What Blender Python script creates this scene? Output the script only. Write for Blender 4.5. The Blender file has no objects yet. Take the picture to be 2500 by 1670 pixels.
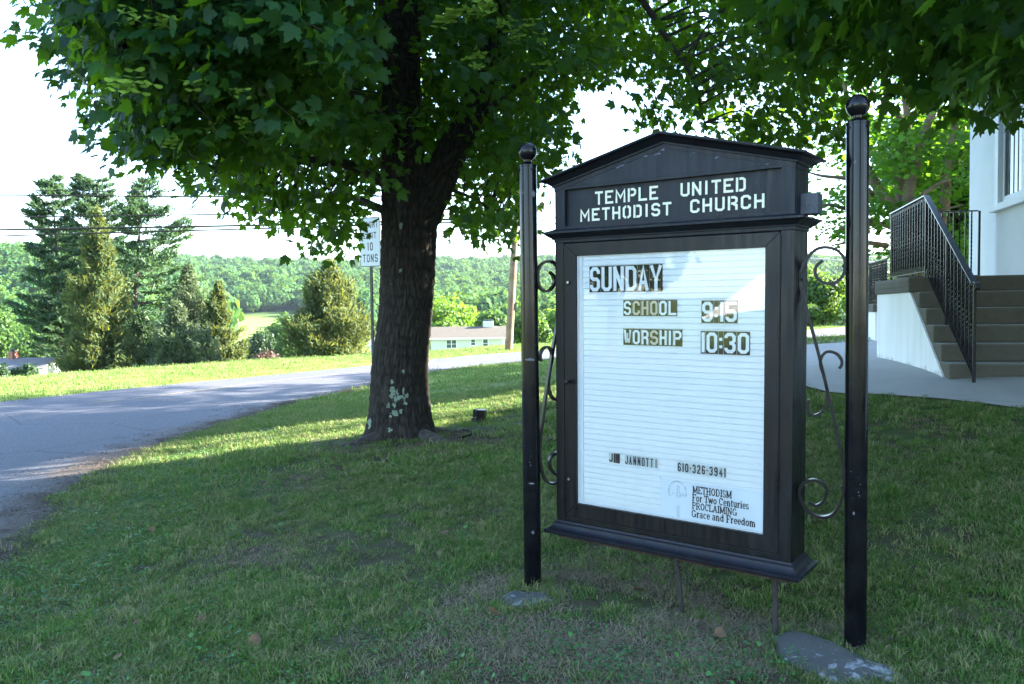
import bpy, bmesh, math, random
import numpy as np
from mathutils import Vector, Matrix

S = bpy.context.scene
COL = S.collection
R = math.radians
rng = np.random.default_rng(11)
random.seed(7)

# ------------------------------------------------------------------ camera, sky, sun, exposure
PITCH = math.atan(80.0 / 1944.0)
ROLL = 0.0132
EYE = np.array([0.0, 0.0, 1.55])
FWD = np.array([0, math.cos(PITCH), -math.sin(PITCH)])
UP0 = np.array([0, math.sin(PITCH), math.cos(PITCH)])
RT0 = np.array([1.0, 0, 0])
RT = math.cos(ROLL) * RT0 - math.sin(ROLL) * UP0
UP = math.cos(ROLL) * UP0 + math.sin(ROLL) * RT0

cam = bpy.data.cameras.new('camera')
cam.sensor_width = 36.0
cam.lens = 28.0
cam.clip_start = 0.05
cam.clip_end = 9000.0
camo = bpy.data.objects.new('camera', cam)
COL.objects.link(camo)
m = Matrix.Identity(4)
for i in range(3):
    m[i][0] = RT[i]; m[i][1] = UP[i]; m[i][2] = -FWD[i]; m[i][3] = EYE[i]
camo.matrix_world = m
S.camera = camo

SUN_AZ, SUN_EL = R(75.0), R(24.0)
world = bpy.data.worlds.new("World")
S.world = world
world.use_nodes = True
wn = world.node_tree.nodes
sky = wn.new('ShaderNodeTexSky')
sky.sky_type = 'NISHITA'
sky.sun_disc = False
sky.sun_elevation = SUN_EL
sky.sun_rotation = SUN_AZ
sky.air_density = 1.0
sky.dust_density = 0.6
sky.ozone_density = 2.2
world.node_tree.links.new(sky.outputs[0], wn['Background'].inputs[0])
wn['Background'].inputs[1].default_value = 0.088

sl = bpy.data.lights.new('sun', 'SUN')
sl.energy = 5.0
sl.angle = R(0.53)
sl.color = (1.0, 0.93, 0.80)
so = bpy.data.objects.new('sun', sl)
COL.objects.link(so)
sd = Vector((math.sin(SUN_AZ) * math.cos(SUN_EL), math.cos(SUN_AZ) * math.cos(SUN_EL), math.sin(SUN_EL)))
so.rotation_euler = sd.to_track_quat('Z', 'Y').to_euler()
so.location = (20, 20, 30)

S.view_settings.view_transform = 'Standard'
S.view_settings.look = 'None'
S.view_settings.exposure = 3.6
S.view_settings.gamma = 1.0
S.view_settings.use_curve_mapping = False

# ------------------------------------------------------------------ helpers
def ray(u, v):
    """direction through a point of the 2500x1670 frame (used only to read off where things stand)"""
    return FWD + (u - 1250.0) / 1944.0 * RT - (v - 835.0) / 1944.0 * UP

def P(u, v, y):
    d = ray(u, v)
    return EYE + d * (y / d[1])

def project(p):
    d = np.asarray(p, float) - EYE
    z = d @ FWD
    z = np.where(z < 0.05, 0.05, z)
    return 1250 + 1944 * (d @ RT) / z, 835 - 1944 * (d @ UP) / z, z

def vnoise(x, y, z, seed=0):
    """cheap smooth value noise in numpy, about -1..1"""
    x = np.asarray(x, float); y = np.asarray(y, float); z = np.asarray(z, float)
    x, y, z = np.broadcast_arrays(x, y, z)
    xi = np.floor(x).astype(np.int64); yi = np.floor(y).astype(np.int64); zi = np.floor(z).astype(np.int64)
    fx = x - xi; fy = y - yi; fz = z - zi
    fx = fx * fx * (3 - 2 * fx); fy = fy * fy * (3 - 2 * fy); fz = fz * fz * (3 - 2 * fz)
    def h(a, b, c):
        n = (a * 374761393 + b * 668265263 + c * 2147483647 + seed * 974711) & 0x7fffffff
        n = ((n ^ (n >> 13)) * 1274126177) & 0x7fffffff
        n = (n ^ (n >> 16)) & 0xffff
        return n / 32767.5 - 1.0
    r = 0
    for dx in (0, 1):
        for dy in (0, 1):
            for dz in (0, 1):
                w = (fx if dx else 1 - fx) * (fy if dy else 1 - fy) * (fz if dz else 1 - fz)
                r = r + w * h(xi + dx, yi + dy, zi + dz)
    return r

def smooth(a, b, x):
    t = np.clip((np.asarray(x, float) - a) / (b - a), 0, 1)
    return t * t * (3 - 2 * t)

def tag(o, label=None, cat=None, group=None, kind=None):
    if label: o['label'] = label
    if cat: o['category'] = cat
    if group: o['group'] = group
    if kind: o['kind'] = kind
    return o

def empty(name, loc=(0, 0, 0), label=None, cat=None, group=None, kind=None):
    o = bpy.data.objects.new(name, None)
    o.empty_display_size = 0.2
    COL.objects.link(o)
    o.location = loc
    return tag(o, label, cat, group, kind)

def link(name, me, mats=None, parent=None, loc=None, smooth_sh=False, **kw):
    o = bpy.data.objects.new(name, me)
    COL.objects.link(o)
    if mats is not None:
        if not isinstance(mats, (list, tuple)): mats = [mats]
        if len(me.materials) == 0:
            for q in mats: me.materials.append(q)
    if parent is not None: o.parent = parent
    if loc is not None: o.location = loc
    if smooth_sh: me.shade_smooth()
    return tag(o, **kw) if kw else o

def mesh_np(name, v, f, attrs=None):
    """mesh from arrays; all faces have the same number of corners"""
    v = np.asarray(v, np.float32); f = np.asarray(f, np.int32)
    me = bpy.data.meshes.new(name)
    me.vertices.add(len(v)); me.vertices.foreach_set('co', v.ravel())
    me.loops.add(f.size); me.loops.foreach_set('vertex_index', f.ravel())
    me.polygons.add(len(f))
    me.polygons.foreach_set('loop_start', np.arange(0, f.size, f.shape[1], dtype=np.int32))
    me.polygons.foreach_set('loop_total', np.full(len(f), f.shape[1], np.int32))
    if attrs:
        for k, a in attrs.items():
            at = me.attributes.new(k, 'FLOAT', 'POINT')
            at.data.foreach_set('value', np.asarray(a, np.float32).ravel())
    me.update(calc_edges=True)
    me.validate()
    return me

class MB:
    """collects simple shapes into ONE mesh"""
    def __init__(s): s.v = []; s.f = []
    def add(s, vs, fs):
        n = len(s.v); s.v += [tuple(map(float, p)) for p in vs]; s.f += [tuple(i + n for i in q) for q in fs]
    def box(s, x0, x1, y0, y1, z0, z1):
        s.add([(x0, y0, z0), (x1, y0, z0), (x1, y1, z0), (x0, y1, z0), (x0, y0, z1), (x1, y0, z1), (x1, y1, z1), (x0, y1, z1)],
              [(0, 3, 2, 1), (4, 5, 6, 7), (0, 1, 5, 4), (1, 2, 6, 5), (2, 3, 7, 6), (3, 0, 4, 7)])
    def lathe(s, prof, n=24, c=(0, 0, 0), cap=True):
        b = len(s.v); vs = []
        for r, z in prof:
            for k in range(n):
                a = 2 * math.pi * k / n
                vs.append((c[0] + r * math.cos(a), c[1] + r * math.sin(a), c[2] + z))
        fs = []
        for i in range(len(prof) - 1):
            for k in range(n):
                k2 = (k + 1) % n
                fs.append((i * n + k, i * n + k2, (i + 1) * n + k2, (i + 1) * n + k))
        if cap:
            fs.append(tuple(reversed(range(n)))); fs.append(tuple((len(prof) - 1) * n + k for k in range(n)))
        s.add(vs, fs)
    def tube(s, pts, rad, n=8, cap=True):
        pts = [np.array(p, float) for p in pts]
        if np.isscalar(rad): rad = [rad] * len(pts)
        vs = []; up = np.array([0.12, 0.2, 1.0])
        for i, p in enumerate(pts):
            d = pts[min(i + 1, len(pts) - 1)] - pts[max(i - 1, 0)]
            d = d / (np.linalg.norm(d) + 1e-9)
            ref = up if abs(d[2]) < 0.9 else np.array([1.0, 0.1, 0])
            a = np.cross(d, ref); a /= np.linalg.norm(a); b = np.cross(d, a)
            for k in range(n):
                t = 2 * math.pi * k / n
                vs.append(p + rad[i] * (math.cos(t) * a + math.sin(t) * b))
        fs = []
        for i in range(len(pts) - 1):
            for k in range(n):
                k2 = (k + 1) % n
                fs.append((i * n + k, (i + 1) * n + k, (i + 1) * n + k2, i * n + k2))
        if cap:
            fs.append(tuple(range(n))); fs.append(tuple(reversed([(len(pts) - 1) * n + k for k in range(n)])))
        s.add(vs, fs)
    def ribbon(s, pts, wdir, w, t):
        """flat bar bent along pts (a curve in a plane whose normal is wdir), w wide along wdir, t thick"""
        pts = [np.array(p, float) for p in pts]; wd = np.array(wdir, float); wd /= np.linalg.norm(wd)
        vs = []
        for i, p in enumerate(pts):
            d = pts[min(i + 1, len(pts) - 1)] - pts[max(i - 1, 0)]
            d /= (np.linalg.norm(d) + 1e-9)
            nn = np.cross(d, wd)
            for a, b in ((-1, -1), (1, -1), (1, 1), (-1, 1)):
                vs.append(p + wd * (a * w / 2) + nn * (b * t / 2))
        fs = []
        for i in range(len(pts) - 1):
            for k in range(4):
                k2 = (k + 1) % 4
                fs.append((i * 4 + k, i * 4 + k2, (i + 1) * 4 + k2, (i + 1) * 4 + k))
        fs.append((3, 2, 1, 0)); e = (len(pts) - 1) * 4; fs.append((e, e + 1, e + 2, e + 3))
        s.add(vs, fs)
    def build(s, name, mats, parent=None, bevel=0, smooth_sh=False, loc=None, **kw):
        me = bpy.data.meshes.new(name); me.from_pydata(s.v, [], s.f); me.update()
        if bevel:
            bm = bmesh.new(); bm.from_mesh(me)
            es = [e for e in bm.edges if len(e.link_faces) == 2 and e.calc_face_angle(0) > 0.5]
            bmesh.ops.bevel(bm, geom=es, offset=bevel, segments=2, profile=0.6, affect='EDGES', clamp_overlap=True)
            bm.to_mesh(me); bm.free()
        o = link(name, me, mats, parent, loc, **kw)
        if smooth_sh: smooth_by_angle(me)
        return o

def smooth_by_angle(me, ang=0.7):
    bm = bmesh.new(); bm.from_mesh(me)
    for f in bm.faces: f.smooth = True
    for e in bm.edges:
        e.smooth = not (len(e.link_faces) == 2 and e.calc_face_angle(0) > ang)
    bm.to_mesh(me); bm.free()

def catmull(pts, n=6):
    pts = [np.array(p, float) for p in pts]
    if len(pts) < 3: return pts
    q = [2 * pts[0] - pts[1]] + pts + [2 * pts[-1] - pts[-2]]
    out = []
    for i in range(1, len(q) - 2):
        for k in range(n):
            t = k / n
            out.append(0.5 * ((2 * q[i]) + (-q[i - 1] + q[i + 1]) * t + (2 * q[i - 1] - 5 * q[i] + 4 * q[i + 1] - q[i + 2]) * t * t + (-q[i - 1] + 3 * q[i] - 3 * q[i + 1] + q[i + 2]) * t ** 3))
    out.append(pts[-1])
    return out

# ------------------------------------------------------------------ materials
def newmat(name):
    mt = bpy.data.materials.new(name); mt.use_nodes = True
    nt = mt.node_tree; b = nt.nodes['Principled BSDF']
    return mt, nt, b

class NT:
    """tiny node helper"""
    def __init__(s, nt): s.nt = nt; s.n = nt.nodes
    def L(s, a, b): s.nt.links.new(a, b)
    def coord(s, kind='Object', scale=(1, 1, 1)):
        t = s.n.new('ShaderNodeTexCoord'); mp = s.n.new('ShaderNodeMapping'); mp.inputs['Scale'].default_value = scale
        s.L(t.outputs[kind], mp.inputs[0]); return mp.outputs[0]
    def noise(s, vec, scale, detail=4, rough=0.55, dist=0.0):
        t = s.n.new('ShaderNodeTexNoise'); t.inputs['Scale'].default_value = scale; t.inputs['Detail'].default_value = detail
        t.inputs['Roughness'].default_value = rough; t.inputs['Distortion'].default_value = dist
        if vec is not None: s.L(vec, t.inputs['Vector'])
        return t.outputs['Fac']
    def voro(s, vec, scale, feature='F1'):
        t = s.n.new('ShaderNodeTexVoronoi'); t.feature = feature; t.inputs['Scale'].default_value = scale
        if vec is not None: s.L(vec, t.inputs['Vector'])
        return t
    def ramp(s, fac, stops):
        r = s.n.new('ShaderNodeValToRGB'); e = r.color_ramp.elements
        while len(e) < len(stops): e.new(0.5)
        for q, (p, c) in zip(e, stops):
            q.position = p; q.color = (c, c, c, 1) if np.isscalar(c) else (*c, 1)
        s.L(fac, r.inputs[0]); return r.outputs[0]
    def mix(s, fac, a, b, mode='MIX'):
        t = s.n.new('ShaderNodeMix'); t.data_type = 'RGBA'; t.blend_type = mode
        for sock, val in ((t.inputs[0], fac), (t.inputs[6], a), (t.inputs[7], b)):
            if hasattr(val, 'links'): s.L(val, sock)
            elif np.isscalar(val): sock.default_value = val if sock.name.startswith('Factor') else (val, val, val, 1)
            else: sock.default_value = (*val, 1)
        return t.outputs[2]
    def math(s, op, a, b=0.0):
        t = s.n.new('ShaderNodeMath'); t.operation = op
        for sock, val in ((t.inputs[0], a), (t.inputs[1], b)):
            if hasattr(val, 'links'): s.L(val, sock)
            else: sock.default_value = val
        return t.outputs[0]
    def sep(s, vec):
        t = s.n.new('ShaderNodeSeparateXYZ'); s.L(vec, t.inputs[0]); return t.outputs
    def attr(s, name, kind='GEOMETRY'):
        t = s.n.new('ShaderNodeAttribute'); t.attribute_name = name; t.attribute_type = kind; return t.outputs['Fac']
    def bump(s, b, h, strength=0.3, dist=0.01):
        t = s.n.new('ShaderNodeBump'); t.inputs['Strength'].default_value = strength; t.inputs['Distance'].default_value = dist
        s.L(h, t.inputs['Height']); s.L(t.outputs[0], b.inputs['Normal'])
    def rand(s):
        t = s.n.new('ShaderNodeObjectInfo'); return t.outputs['Random']

def simple(name, col, rough=0.6, metal=0.0, var=0.15, scale=8.0, bump=0.0, spec=0.5):
    mt, nt, b = newmat(name); k = NT(nt)
    c = k.coord(); n1 = k.noise(c, scale, 5)
    lo = tuple(x * (1 - var) for x in col); hi = tuple(min(1, x * (1 + var)) for x in col)
    k.L(k.ramp(n1, [(0.3, lo), (0.7, hi)]), b.inputs['Base Color'])
    b.inputs['Roughness'].default_value = rough; b.inputs['Metallic'].default_value = metal
    b.inputs['Specular IOR Level'].default_value = spec
    if bump: k.bump(b, k.noise(c, scale * 6, 4), bump, 0.01)
    return mt

def foliage(name, dark, light, trans=0.35, rough=0.45, spec=0.35, tr_col=None, noise_scale=0.0):
    """leaf material; colour runs from dark to light with the leaf's own 'tint' attribute"""
    mt, nt, b = newmat(name); k = NT(nt)
    f = k.attr('tint')
    if noise_scale:
        f = k.math('ADD', k.math('MULTIPLY', f, 0.6), k.math('MULTIPLY', k.noise(k.coord('Object'), noise_scale, 3), 0.5))
    col = k.mix(f, dark, light)
    k.L(col, b.inputs['Base Color'])
    b.inputs['Roughness'].default_value = rough; b.inputs['Specular IOR Level'].default_value = spec
    tr = k.n.new('ShaderNodeBsdfTranslucent')
    tc = tr_col or tuple(min(1, 1.6 * a + 0.02) for a in light)
    k.L(k.mix(f, tuple(a * 0.7 for a in tc), tc), tr.inputs[0])
    ms = k.n.new('ShaderNodeMixShader'); ms.inputs[0].default_value = trans
    k.L(b.outputs[0], ms.inputs[1]); k.L(tr.outputs[0], ms.inputs[2])
    k.L(ms.outputs[0], nt.nodes['Material Output'].inputs[0])
    return mt

# black weathered paint of the sign
def paint_black(name, base=(0.0032, 0.0038, 0.006), streak=True, speck=0.06, rough=0.32, brown=(0.011, 0.008, 0.007), fade_k=.8):
    mt, nt, b = newmat(name); k = NT(nt)
    c = k.coord('Object'); cs = k.coord('Object', (9, 9, 0.9) if streak else (3, 3, 3))
    col = k.mix(k.ramp(k.noise(cs, 2.2, 6, 0.6), [(0.42, 0), (0.68, 1)]), base, brown)
    fade = k.ramp(k.noise(c, 3.0, 6, 0.65), [(0.5, 0), (0.72, 0.5 * fade_k)])
    col = k.mix(fade, col, (0.015, 0.017, 0.024))
    sp = k.ramp(k.noise(c, 90, 3, 0.5), [(0.70, 0), (0.735, 1)])
    big = k.ramp(k.noise(c, 5, 3), [(0.5, 0), (0.62, 1)])
    spk = k.math('MULTIPLY', k.math('MULTIPLY', sp, big), speck * 9)
    col = k.mix(spk, col, (0.30, 0.32, 0.34))
    k.L(col, b.inputs['Base Color'])
    k.L(k.ramp(k.noise(cs, 4, 5), [(0.3, rough - 0.06), (0.75, rough + (0.22 if streak else 0.06))]), b.inputs['Roughness'])
    b.inputs['Specular IOR Level'].default_value = 0.30
    k.bump(b, k.noise(c, 60, 5), 0.07 if streak else 0.02, 0.003)
    return mt

M = {}
M['sign_paint'] = paint_black('sign_paint')
M['head_sky_paint'] = paint_black('head_sky_paint', (0.007, 0.010, 0.015), brown=(0.012, 0.008, 0.012), speck=0.05, rough=0.42)  # bluish, lighter base puts the sky reflection into the header colour
M['post_paint'] = paint_black('post_paint', (0.0035, 0.0035, 0.005), speck=0.10, rough=0.17, brown=(0.009, 0.009, 0.010), fade_k=.3, streak=False)
M['rail_paint'] = paint_black('rail_paint', (0.008, 0.008, 0.013), speck=0.01, rough=0.25)
M['hand_sky_tint'] = simple('hand_sky_tint', (0.035, 0.037, 0.075), 0.25, var=.2, spec=1.0)  # sky reflection on the handrail put into a lighter bluish base
M['iron'] = paint_black('iron', (0.003, 0.003, 0.004), speck=0.02, rough=0.38, streak=False, fade_k=.2)
M['rust'] = simple('rust', (0.05, 0.028, 0.02), 0.85, var=0.6, scale=25, bump=0.6)
M['cream'] = simple('cream', (0.70, 0.69, 0.52), 0.6, var=0.12, scale=60)
M['tile_black'] = simple('tile_black', (0.010, 0.014, 0.012), 0.22, var=0.5, scale=14, spec=0.25)
M['tile_pale'] = simple('tile_pale', (0.62, 0.66, 0.66), 0.25, var=0.08, scale=10)
M['tile_brown_reflect'] = simple('tile_brown_reflect', (0.16, 0.09, 0.06), 0.2, var=0.6, scale=60)  # brown reflection on these tiles, put into their base colour
M['letter_white'] = simple('letter_white', (0.80, 0.84, 0.88), 0.35, var=0.03)
M['letter_tan'] = simple('letter_tan', (0.62, 0.52, 0.40), 0.45, var=0.15, scale=120)
M['ink'] = simple('ink', (0.018, 0.016, 0.03), 0.5, var=0.2)
M['faint_ink'] = simple('faint_ink', (0.20, 0.23, 0.28), 0.5, var=0.1)
M['board'] = simple('board', (0.80, 0.83, 0.87), 0.45, var=0.03, scale=6)
M['slat'] = simple('slat', (0.82, 0.85, 0.88), 0.4, var=0.02, scale=20)
M['placard'] = simple('placard', (0.74, 0.80, 0.88), 0.5, var=0.02)
M['steel'] = simple('steel', (0.45, 0.45, 0.45), 0.3, 1.0, var=0.2, scale=60)
M['grey_box'] = simple('grey_box', (0.06, 0.067, 0.08), 0.6, var=0.3, scale=20, bump=0.3)
# ------------------------------------------------------------------ terrain
CP = []   # control points x, y, z
def cp(x, y, z): CP.append((x, y, z))
def cpp(u, v, z):
    d = ray(u, v); t = (z - EYE[2]) / d[2]; p = EYE + d * t; CP.append((p[0], p[1], z)); return p[:2]
for a in [(0, 0, 0), (0.1, 4.35, 0), (1.54, 3.56, 0), (0, 3.3, 0), (1, 2, 0.02), (-2, 2, -0.10), (0.8, 5.2, 0.02), (-1.4, 9.8, 0.0), (-1.2, 8.6, 0.0), (-2.4, 9.9, -0.06), (0.3, 11, 0.04),
          (-6, -6, -0.3), (6, -6, 0.5), (-20, 0, -0.5), (-30, 10, -1.0), (3.0, 3.2, 0.22), (4.5, 3.5, 0.5), (8, 2, 0.8),
          (3.2, 8.0, 0.62), (4.2, 7.6, 0.80), (5.6, 7.0, 0.80), (5.0, 11, 0.79), (6.4, 17, 0.74), (8, 13, 0.79), (12, 8, 0.8), (14, 20, 0.7), (20, 10, 0.9),
          (2.3, 9.6, 0.52), (2.0, 6.5, 0.28), (1.0, 8.2, 0.12), (1.4, 15, 0.1), (3, 20, 0.1), (10, 24, 0.55),
          (0, 60, -2.4), (0, 110, -5.2), (-45, 80, -6.5), (45, 75, -1.2), (80, 110, -3.5), (-90, 60, -9), (90, 50, 1.0), (-60, 20, -5), (-22, 60, -4.9), (-8, 60, -3.3)]:
    cp(*a)
def line(pts):
    return [np.array(cpp(*p)) for p in pts]
near_px = [(0, 1416, -0.25), (160, 1236, -0.30), (320, 1129, -0.35), (469, 1065, -0.40), (600, 1024, -0.44), (750, 982, -0.5), (910, 948, -0.54), (1040, 915, -0.57), (1272, 886.5, -0.60)]
far_px = [(0, 982, -0.60), (300, 951, -0.60), (600, 923, -0.60), (910, 893, -0.60), (1042, 879, -0.60), (1272, 860, -0.60)]
RN = line(near_px); RF = line(far_px)
RN += [np.array(cpp(1700, 848, -0.25)), np.array(cpp(1990, 829, 0.0))]
RF += [np.array(cpp(1700, 828, -0.25)), np.array(cpp(1990, 805, 0.0))]
LAWN_L = [cpp(0, 927, -0.80), cpp(300, 905, -0.82), cpp(600, 884, -0.85), cpp(900, 868, -0.85), cpp(1200, 848, -0.9), cpp(1990, 801, 0.0)]
CPa = np.array(CP)
def _phi(r): return np.sqrt(r * r + 0.64)
_A = _phi(np.hypot(CPa[:, None, 0] - CPa[None, :, 0], CPa[:, None, 1] - CPa[None, :, 1]))
_n = len(CPa); _K = np.zeros((_n + 1, _n + 1)); _K[:_n, :_n] = _A - np.eye(_n) * 0.02; _K[_n, :_n] = 1; _K[:_n, _n] = 1
_W = np.linalg.solve(_K, np.append(CPa[:, 2], 0))
def z_near(x, y):
    x = np.asarray(x, float); y = np.asarray(y, float)
    out = np.full(np.broadcast(x, y).shape, _W[-1])
    for i in range(_n):
        out = out + _W[i] * _phi(np.hypot(x - CPa[i, 0], y - CPa[i, 1]))
    return out
def z_far(x, y):
    x = np.asarray(x, float); y = np.asarray(y, float)
    ratio = x / np.maximum(y, 50)
    left = smooth(-0.36, -0.50, ratio)
    s0 = 520 - 260 * left
    z = -14 + 8 * smooth(300, 620, y) + 75 * smooth(s0, 1450, y) ** 0.9
    z = z + 22 * left * smooth(260, 600, y) * (1 - smooth(700, 1100, y))
    z = z + 9 * vnoise(x / 260, y / 260, 0, 3) * smooth(500, 900, y) + 6 * vnoise(x / 420, 3.3, 0, 5) * smooth(900, 1300, y)
    z = z + 12 * smooth(-0.2, -0.62, ratio) * smooth(900, 1400, y)
    z = z - 120 * smooth(1650, 3000, y)
    return z
def zf(x, y):
    x = np.asarray(x, float); y = np.asarray(y, float)
    s = smooth(85, 230, np.hypot(x, y))
    return z_near(x, y) * (1 - s) + z_far(x, y) * s
def Z(x, y): return float(zf(np.array([x]), np.array([y]))[0])

def grid_mesh(name, xs, ys, zfun):
    X, Y = np.meshgrid(xs, ys); ZZ = zfun(X, Y)
    v = np.stack([X, Y, ZZ], -1).reshape(-1, 3); nx, ny = len(xs), len(ys)
    i = np.arange((ny - 1) * (nx - 1)); r_ = i // (nx - 1); c_ = i % (nx - 1); a = r_ * nx + c_
    return mesh_np(name, v, np.stack([a, a + 1, a + nx + 1, a + nx], 1))

# the ground is one sheet, finely divided near the sign and coarse towards the hills
def spaced(lims):
    out = []
    for a, b, st in lims: out += list(np.arange(a, b, st))
    return np.array(out + [lims[-1][1]])
gx = spaced([(-4000, -1600, 400), (-1600, -300, 50), (-300, -60, 12), (-60, -14, 1.5), (-14, 14, 0.22), (14, 60, 1.5), (60, 300, 12), (300, 1600, 50), (1600, 4000, 400)])
gy = spaced([(-2000, -60, 200), (-60, -6, 3), (-6, 2, 0.5), (2, 20, 0.22), (20, 64, 0.7), (64, 140, 4), (140, 400, 14), (400, 1700, 32), (1700, 6000, 350)])
def z_ground(X, Y):
    z = zf(X, Y)
    near = (1 - smooth(12, 22, np.hypot(X, Y - 6)))
    return z + near * (0.016 * vnoise(X / 0.7, Y / 0.7, 0, 1) + 0.007 * vnoise(X / 0.25, Y / 0.25, 0, 2))
gme = grid_mesh('ground', gx, gy, z_ground)

mt, nt, b = newmat('ground'); k = NT(nt)
geo = nt.nodes.new('ShaderNodeNewGeometry')
pos = geo.outputs['Position']
n_big = k.noise(pos, 0.9, 5, 0.6); n_fine = k.noise(pos, 45, 5, 0.7); n_mid = k.noise(pos, 6, 5, 0.6)
soil = k.mix(n_fine, (0.024, 0.018, 0.011), (0.11, 0.088, 0.058))
thatch = k.mix(n_fine, (0.018, 0.042, 0.010), (0.10, 0.125, 0.045))
cover = k.ramp(k.math('ADD', k.math('MULTIPLY', n_mid, 0.6), k.math('MULTIPLY', n_big, 0.4)), [(0.40, 0), (0.55, 1)])
lawn = k.mix(cover, soil, thatch)
xyz = k.sep(pos)
# farther off the blades merge: turf colour
turf = k.mix(k.noise(pos, 0.35, 6, 0.7), (0.105, 0.180, 0.022), (0.175, 0.245, 0.040))
turf = k.mix(k.ramp(k.noise(pos, 3.0, 6, 0.75), [(0.3, 0), (0.75, 0.5)]), turf, (0.19, 0.22, 0.06))
dist = k.math('ADD', k.math('ABSOLUTE', xyz[0]), xyz[1])
lawn = k.mix(k.ramp(k.math('DIVIDE', dist, 100.0), [(0.14, 0), (0.26, 1)]), lawn, turf)
field = k.mix(k.noise(pos, 0.02, 4, 0.6), (0.12, 0.21, 0.04), (0.21, 0.25, 0.07))
lawn = k.mix(k.ramp(k.math('DIVIDE', xyz[1], 1000.0), [(0.10, 0), (0.22, 1)]), lawn, field)
forest = k.mix(k.noise(pos, 0.05, 4, 0.6), (0.02, 0.045, 0.015), (0.04, 0.075, 0.02))
lawn = k.mix(k.ramp(k.math('DIVIDE', xyz[1], 1000.0), [(0.60, 0), (0.66, 1)]), lawn, forest)
k.L(lawn, b.inputs['Base Color']); b.inputs['Roughness'].default_value = 0.95; b.inputs['Specular IOR Level'].default_value = 0.1
k.bump(b, n_fine, 0.5, 0.01)
M['ground'] = mt
link('ground', gme, mt, smooth_sh=True, kind='structure')

# ------------------------------------------------------------------ road
def resample(pts, n):
    pts = np.array(catmull(pts, 8)); d = np.r_[0, np.cumsum(np.hypot(*np.diff(pts, axis=0).T))]
    t = np.linspace(0, d[-1], n); return np.stack([np.interp(t, d, pts[:, i]) for i in range(2)], 1)
NEAR_EDGE = [np.array([-2.2, -8.0]), np.array([-2.9, -2.0]), np.array([-3.15, 2.5])] + RN + [np.array([32.0, 43.0]), np.array([60.0, 48.0])]
FAR_EDGE = [np.array([-40.0, -12.0]), np.array([-28.0, -3.0]), np.array([-20.5, 8.0])] + RF + [np.array([38.0, 58.0]), np.array([66.0, 64.0])]
NE_ = resample(NEAR_EDGE, 420); FE_ = resample(FAR_EDGE, 420)
s_ = np.cumsum(np.r_[0, np.hypot(*np.diff(NE_, axis=0).T)])
wob = 0.10 * vnoise(s_ / 0.9, 0, 0, 21) + 0.05 * vnoise(s_ / 0.25, 0, 0, 22)
NE_ = NE_ + np.stack([wob, -wob * 0.5], 1)
K_ = 40
tt = np.linspace(0, 1, K_)[None, :, None]
RV = NE_[:, None, :] * (1 - tt) + FE_[:, None, :] * tt
rz = zf(RV[..., 0], RV[..., 1]) + 0.022
tv = np.concatenate([RV, rz[..., None]], -1).reshape(-1, 3)
i = np.arange(419 * (K_ - 1)); r_ = i // (K_ - 1); c_ = i % (K_ - 1); a = r_ * K_ + c_
edge = np.repeat(np.linspace(0, 1, K_)[None, :], 420, 0).ravel()
wid = np.linalg.norm(NE_ - FE_, axis=1)[:, None] * np.linspace(0, 1, K_)[None, :]
rme = mesh_np('road', tv, np.stack([a, a + K_, a + K_ + 1, a + 1], 1), {'edge': edge, 'off': wid.ravel()})
mt, nt, b = newmat('asphalt'); k = NT(nt)
geo = nt.nodes.new('ShaderNodeNewGeometry'); pos = geo.outputs['Position']
ag = k.voro(pos, 70).outputs['Color']; agg = k.math('MULTIPLY', k.sep(ag)[0], 1.0)
asp = k.mix(agg, (0.024, 0.026, 0.038), (0.115, 0.118, 0.140))
asp = k.mix(k.ramp(k.noise(pos, 0.5, 6, 0.65), [(0.35, 0), (0.7, 0.5)]), asp, (0.070, 0.072, 0.086))
crack = k.voro(pos, 0.29, 'DISTANCE_TO_EDGE').outputs['Distance']
wv = k.ramp(crack, [(0.0, 1), (0.006, 0)])
asp = k.mix(k.math('MULTIPLY', wv, 0.75), asp, (0.02, 0.02, 0.022))
dirt = k.mix(k.noise(pos, 70, 5, 0.75), (0.018, 0.013, 0.010), (0.10, 0.075, 0.058))
off = k.attr('off')
dn = k.math('ADD', off, k.math('MULTIPLY', k.noise(pos, 1.6, 5, 0.7), -1.9))
dm = k.ramp(k.math('ADD', k.math('MULTIPLY', dn, 0.5), 0.5), [(0.25, 1), (0.55, 0)])
asp = k.mix(dm, asp, dirt)
k.L(asp, b.inputs['Base Color']); b.inputs['Roughness'].default_value = 0.8; b.inputs['Specular IOR Level'].default_value = 0.35
k.bump(b, k.sep(ag)[0], 0.5, 0.006)
M['asphalt'] = mt
link('road', rme, mt, smooth_sh=True, kind='structure')

# thin worn centre line of the road
ctr = NE_ * 0.42 + FE_ * 0.58
mb = MB()
for i in range(120, 380):
    d = ctr[i + 1] - ctr[i]; d /= np.linalg.norm(d); nn = np.array([-d[1], d[0]]) * 0.05
    if rng.random() < 0.12: continue
    q = [ctr[i] - nn, ctr[i] + nn, ctr[i + 1] + nn, ctr[i + 1] - nn]
    mb.add([(p[0], p[1], Z(*p) + 0.030) for p in q], [(0, 3, 2, 1)])
M['worn_yellow'] = simple('worn_yellow', (0.20, 0.17, 0.10), 0.8, var=0.3, scale=3)
mb.build('road_line', M['worn_yellow'], kind='structure')

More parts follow.
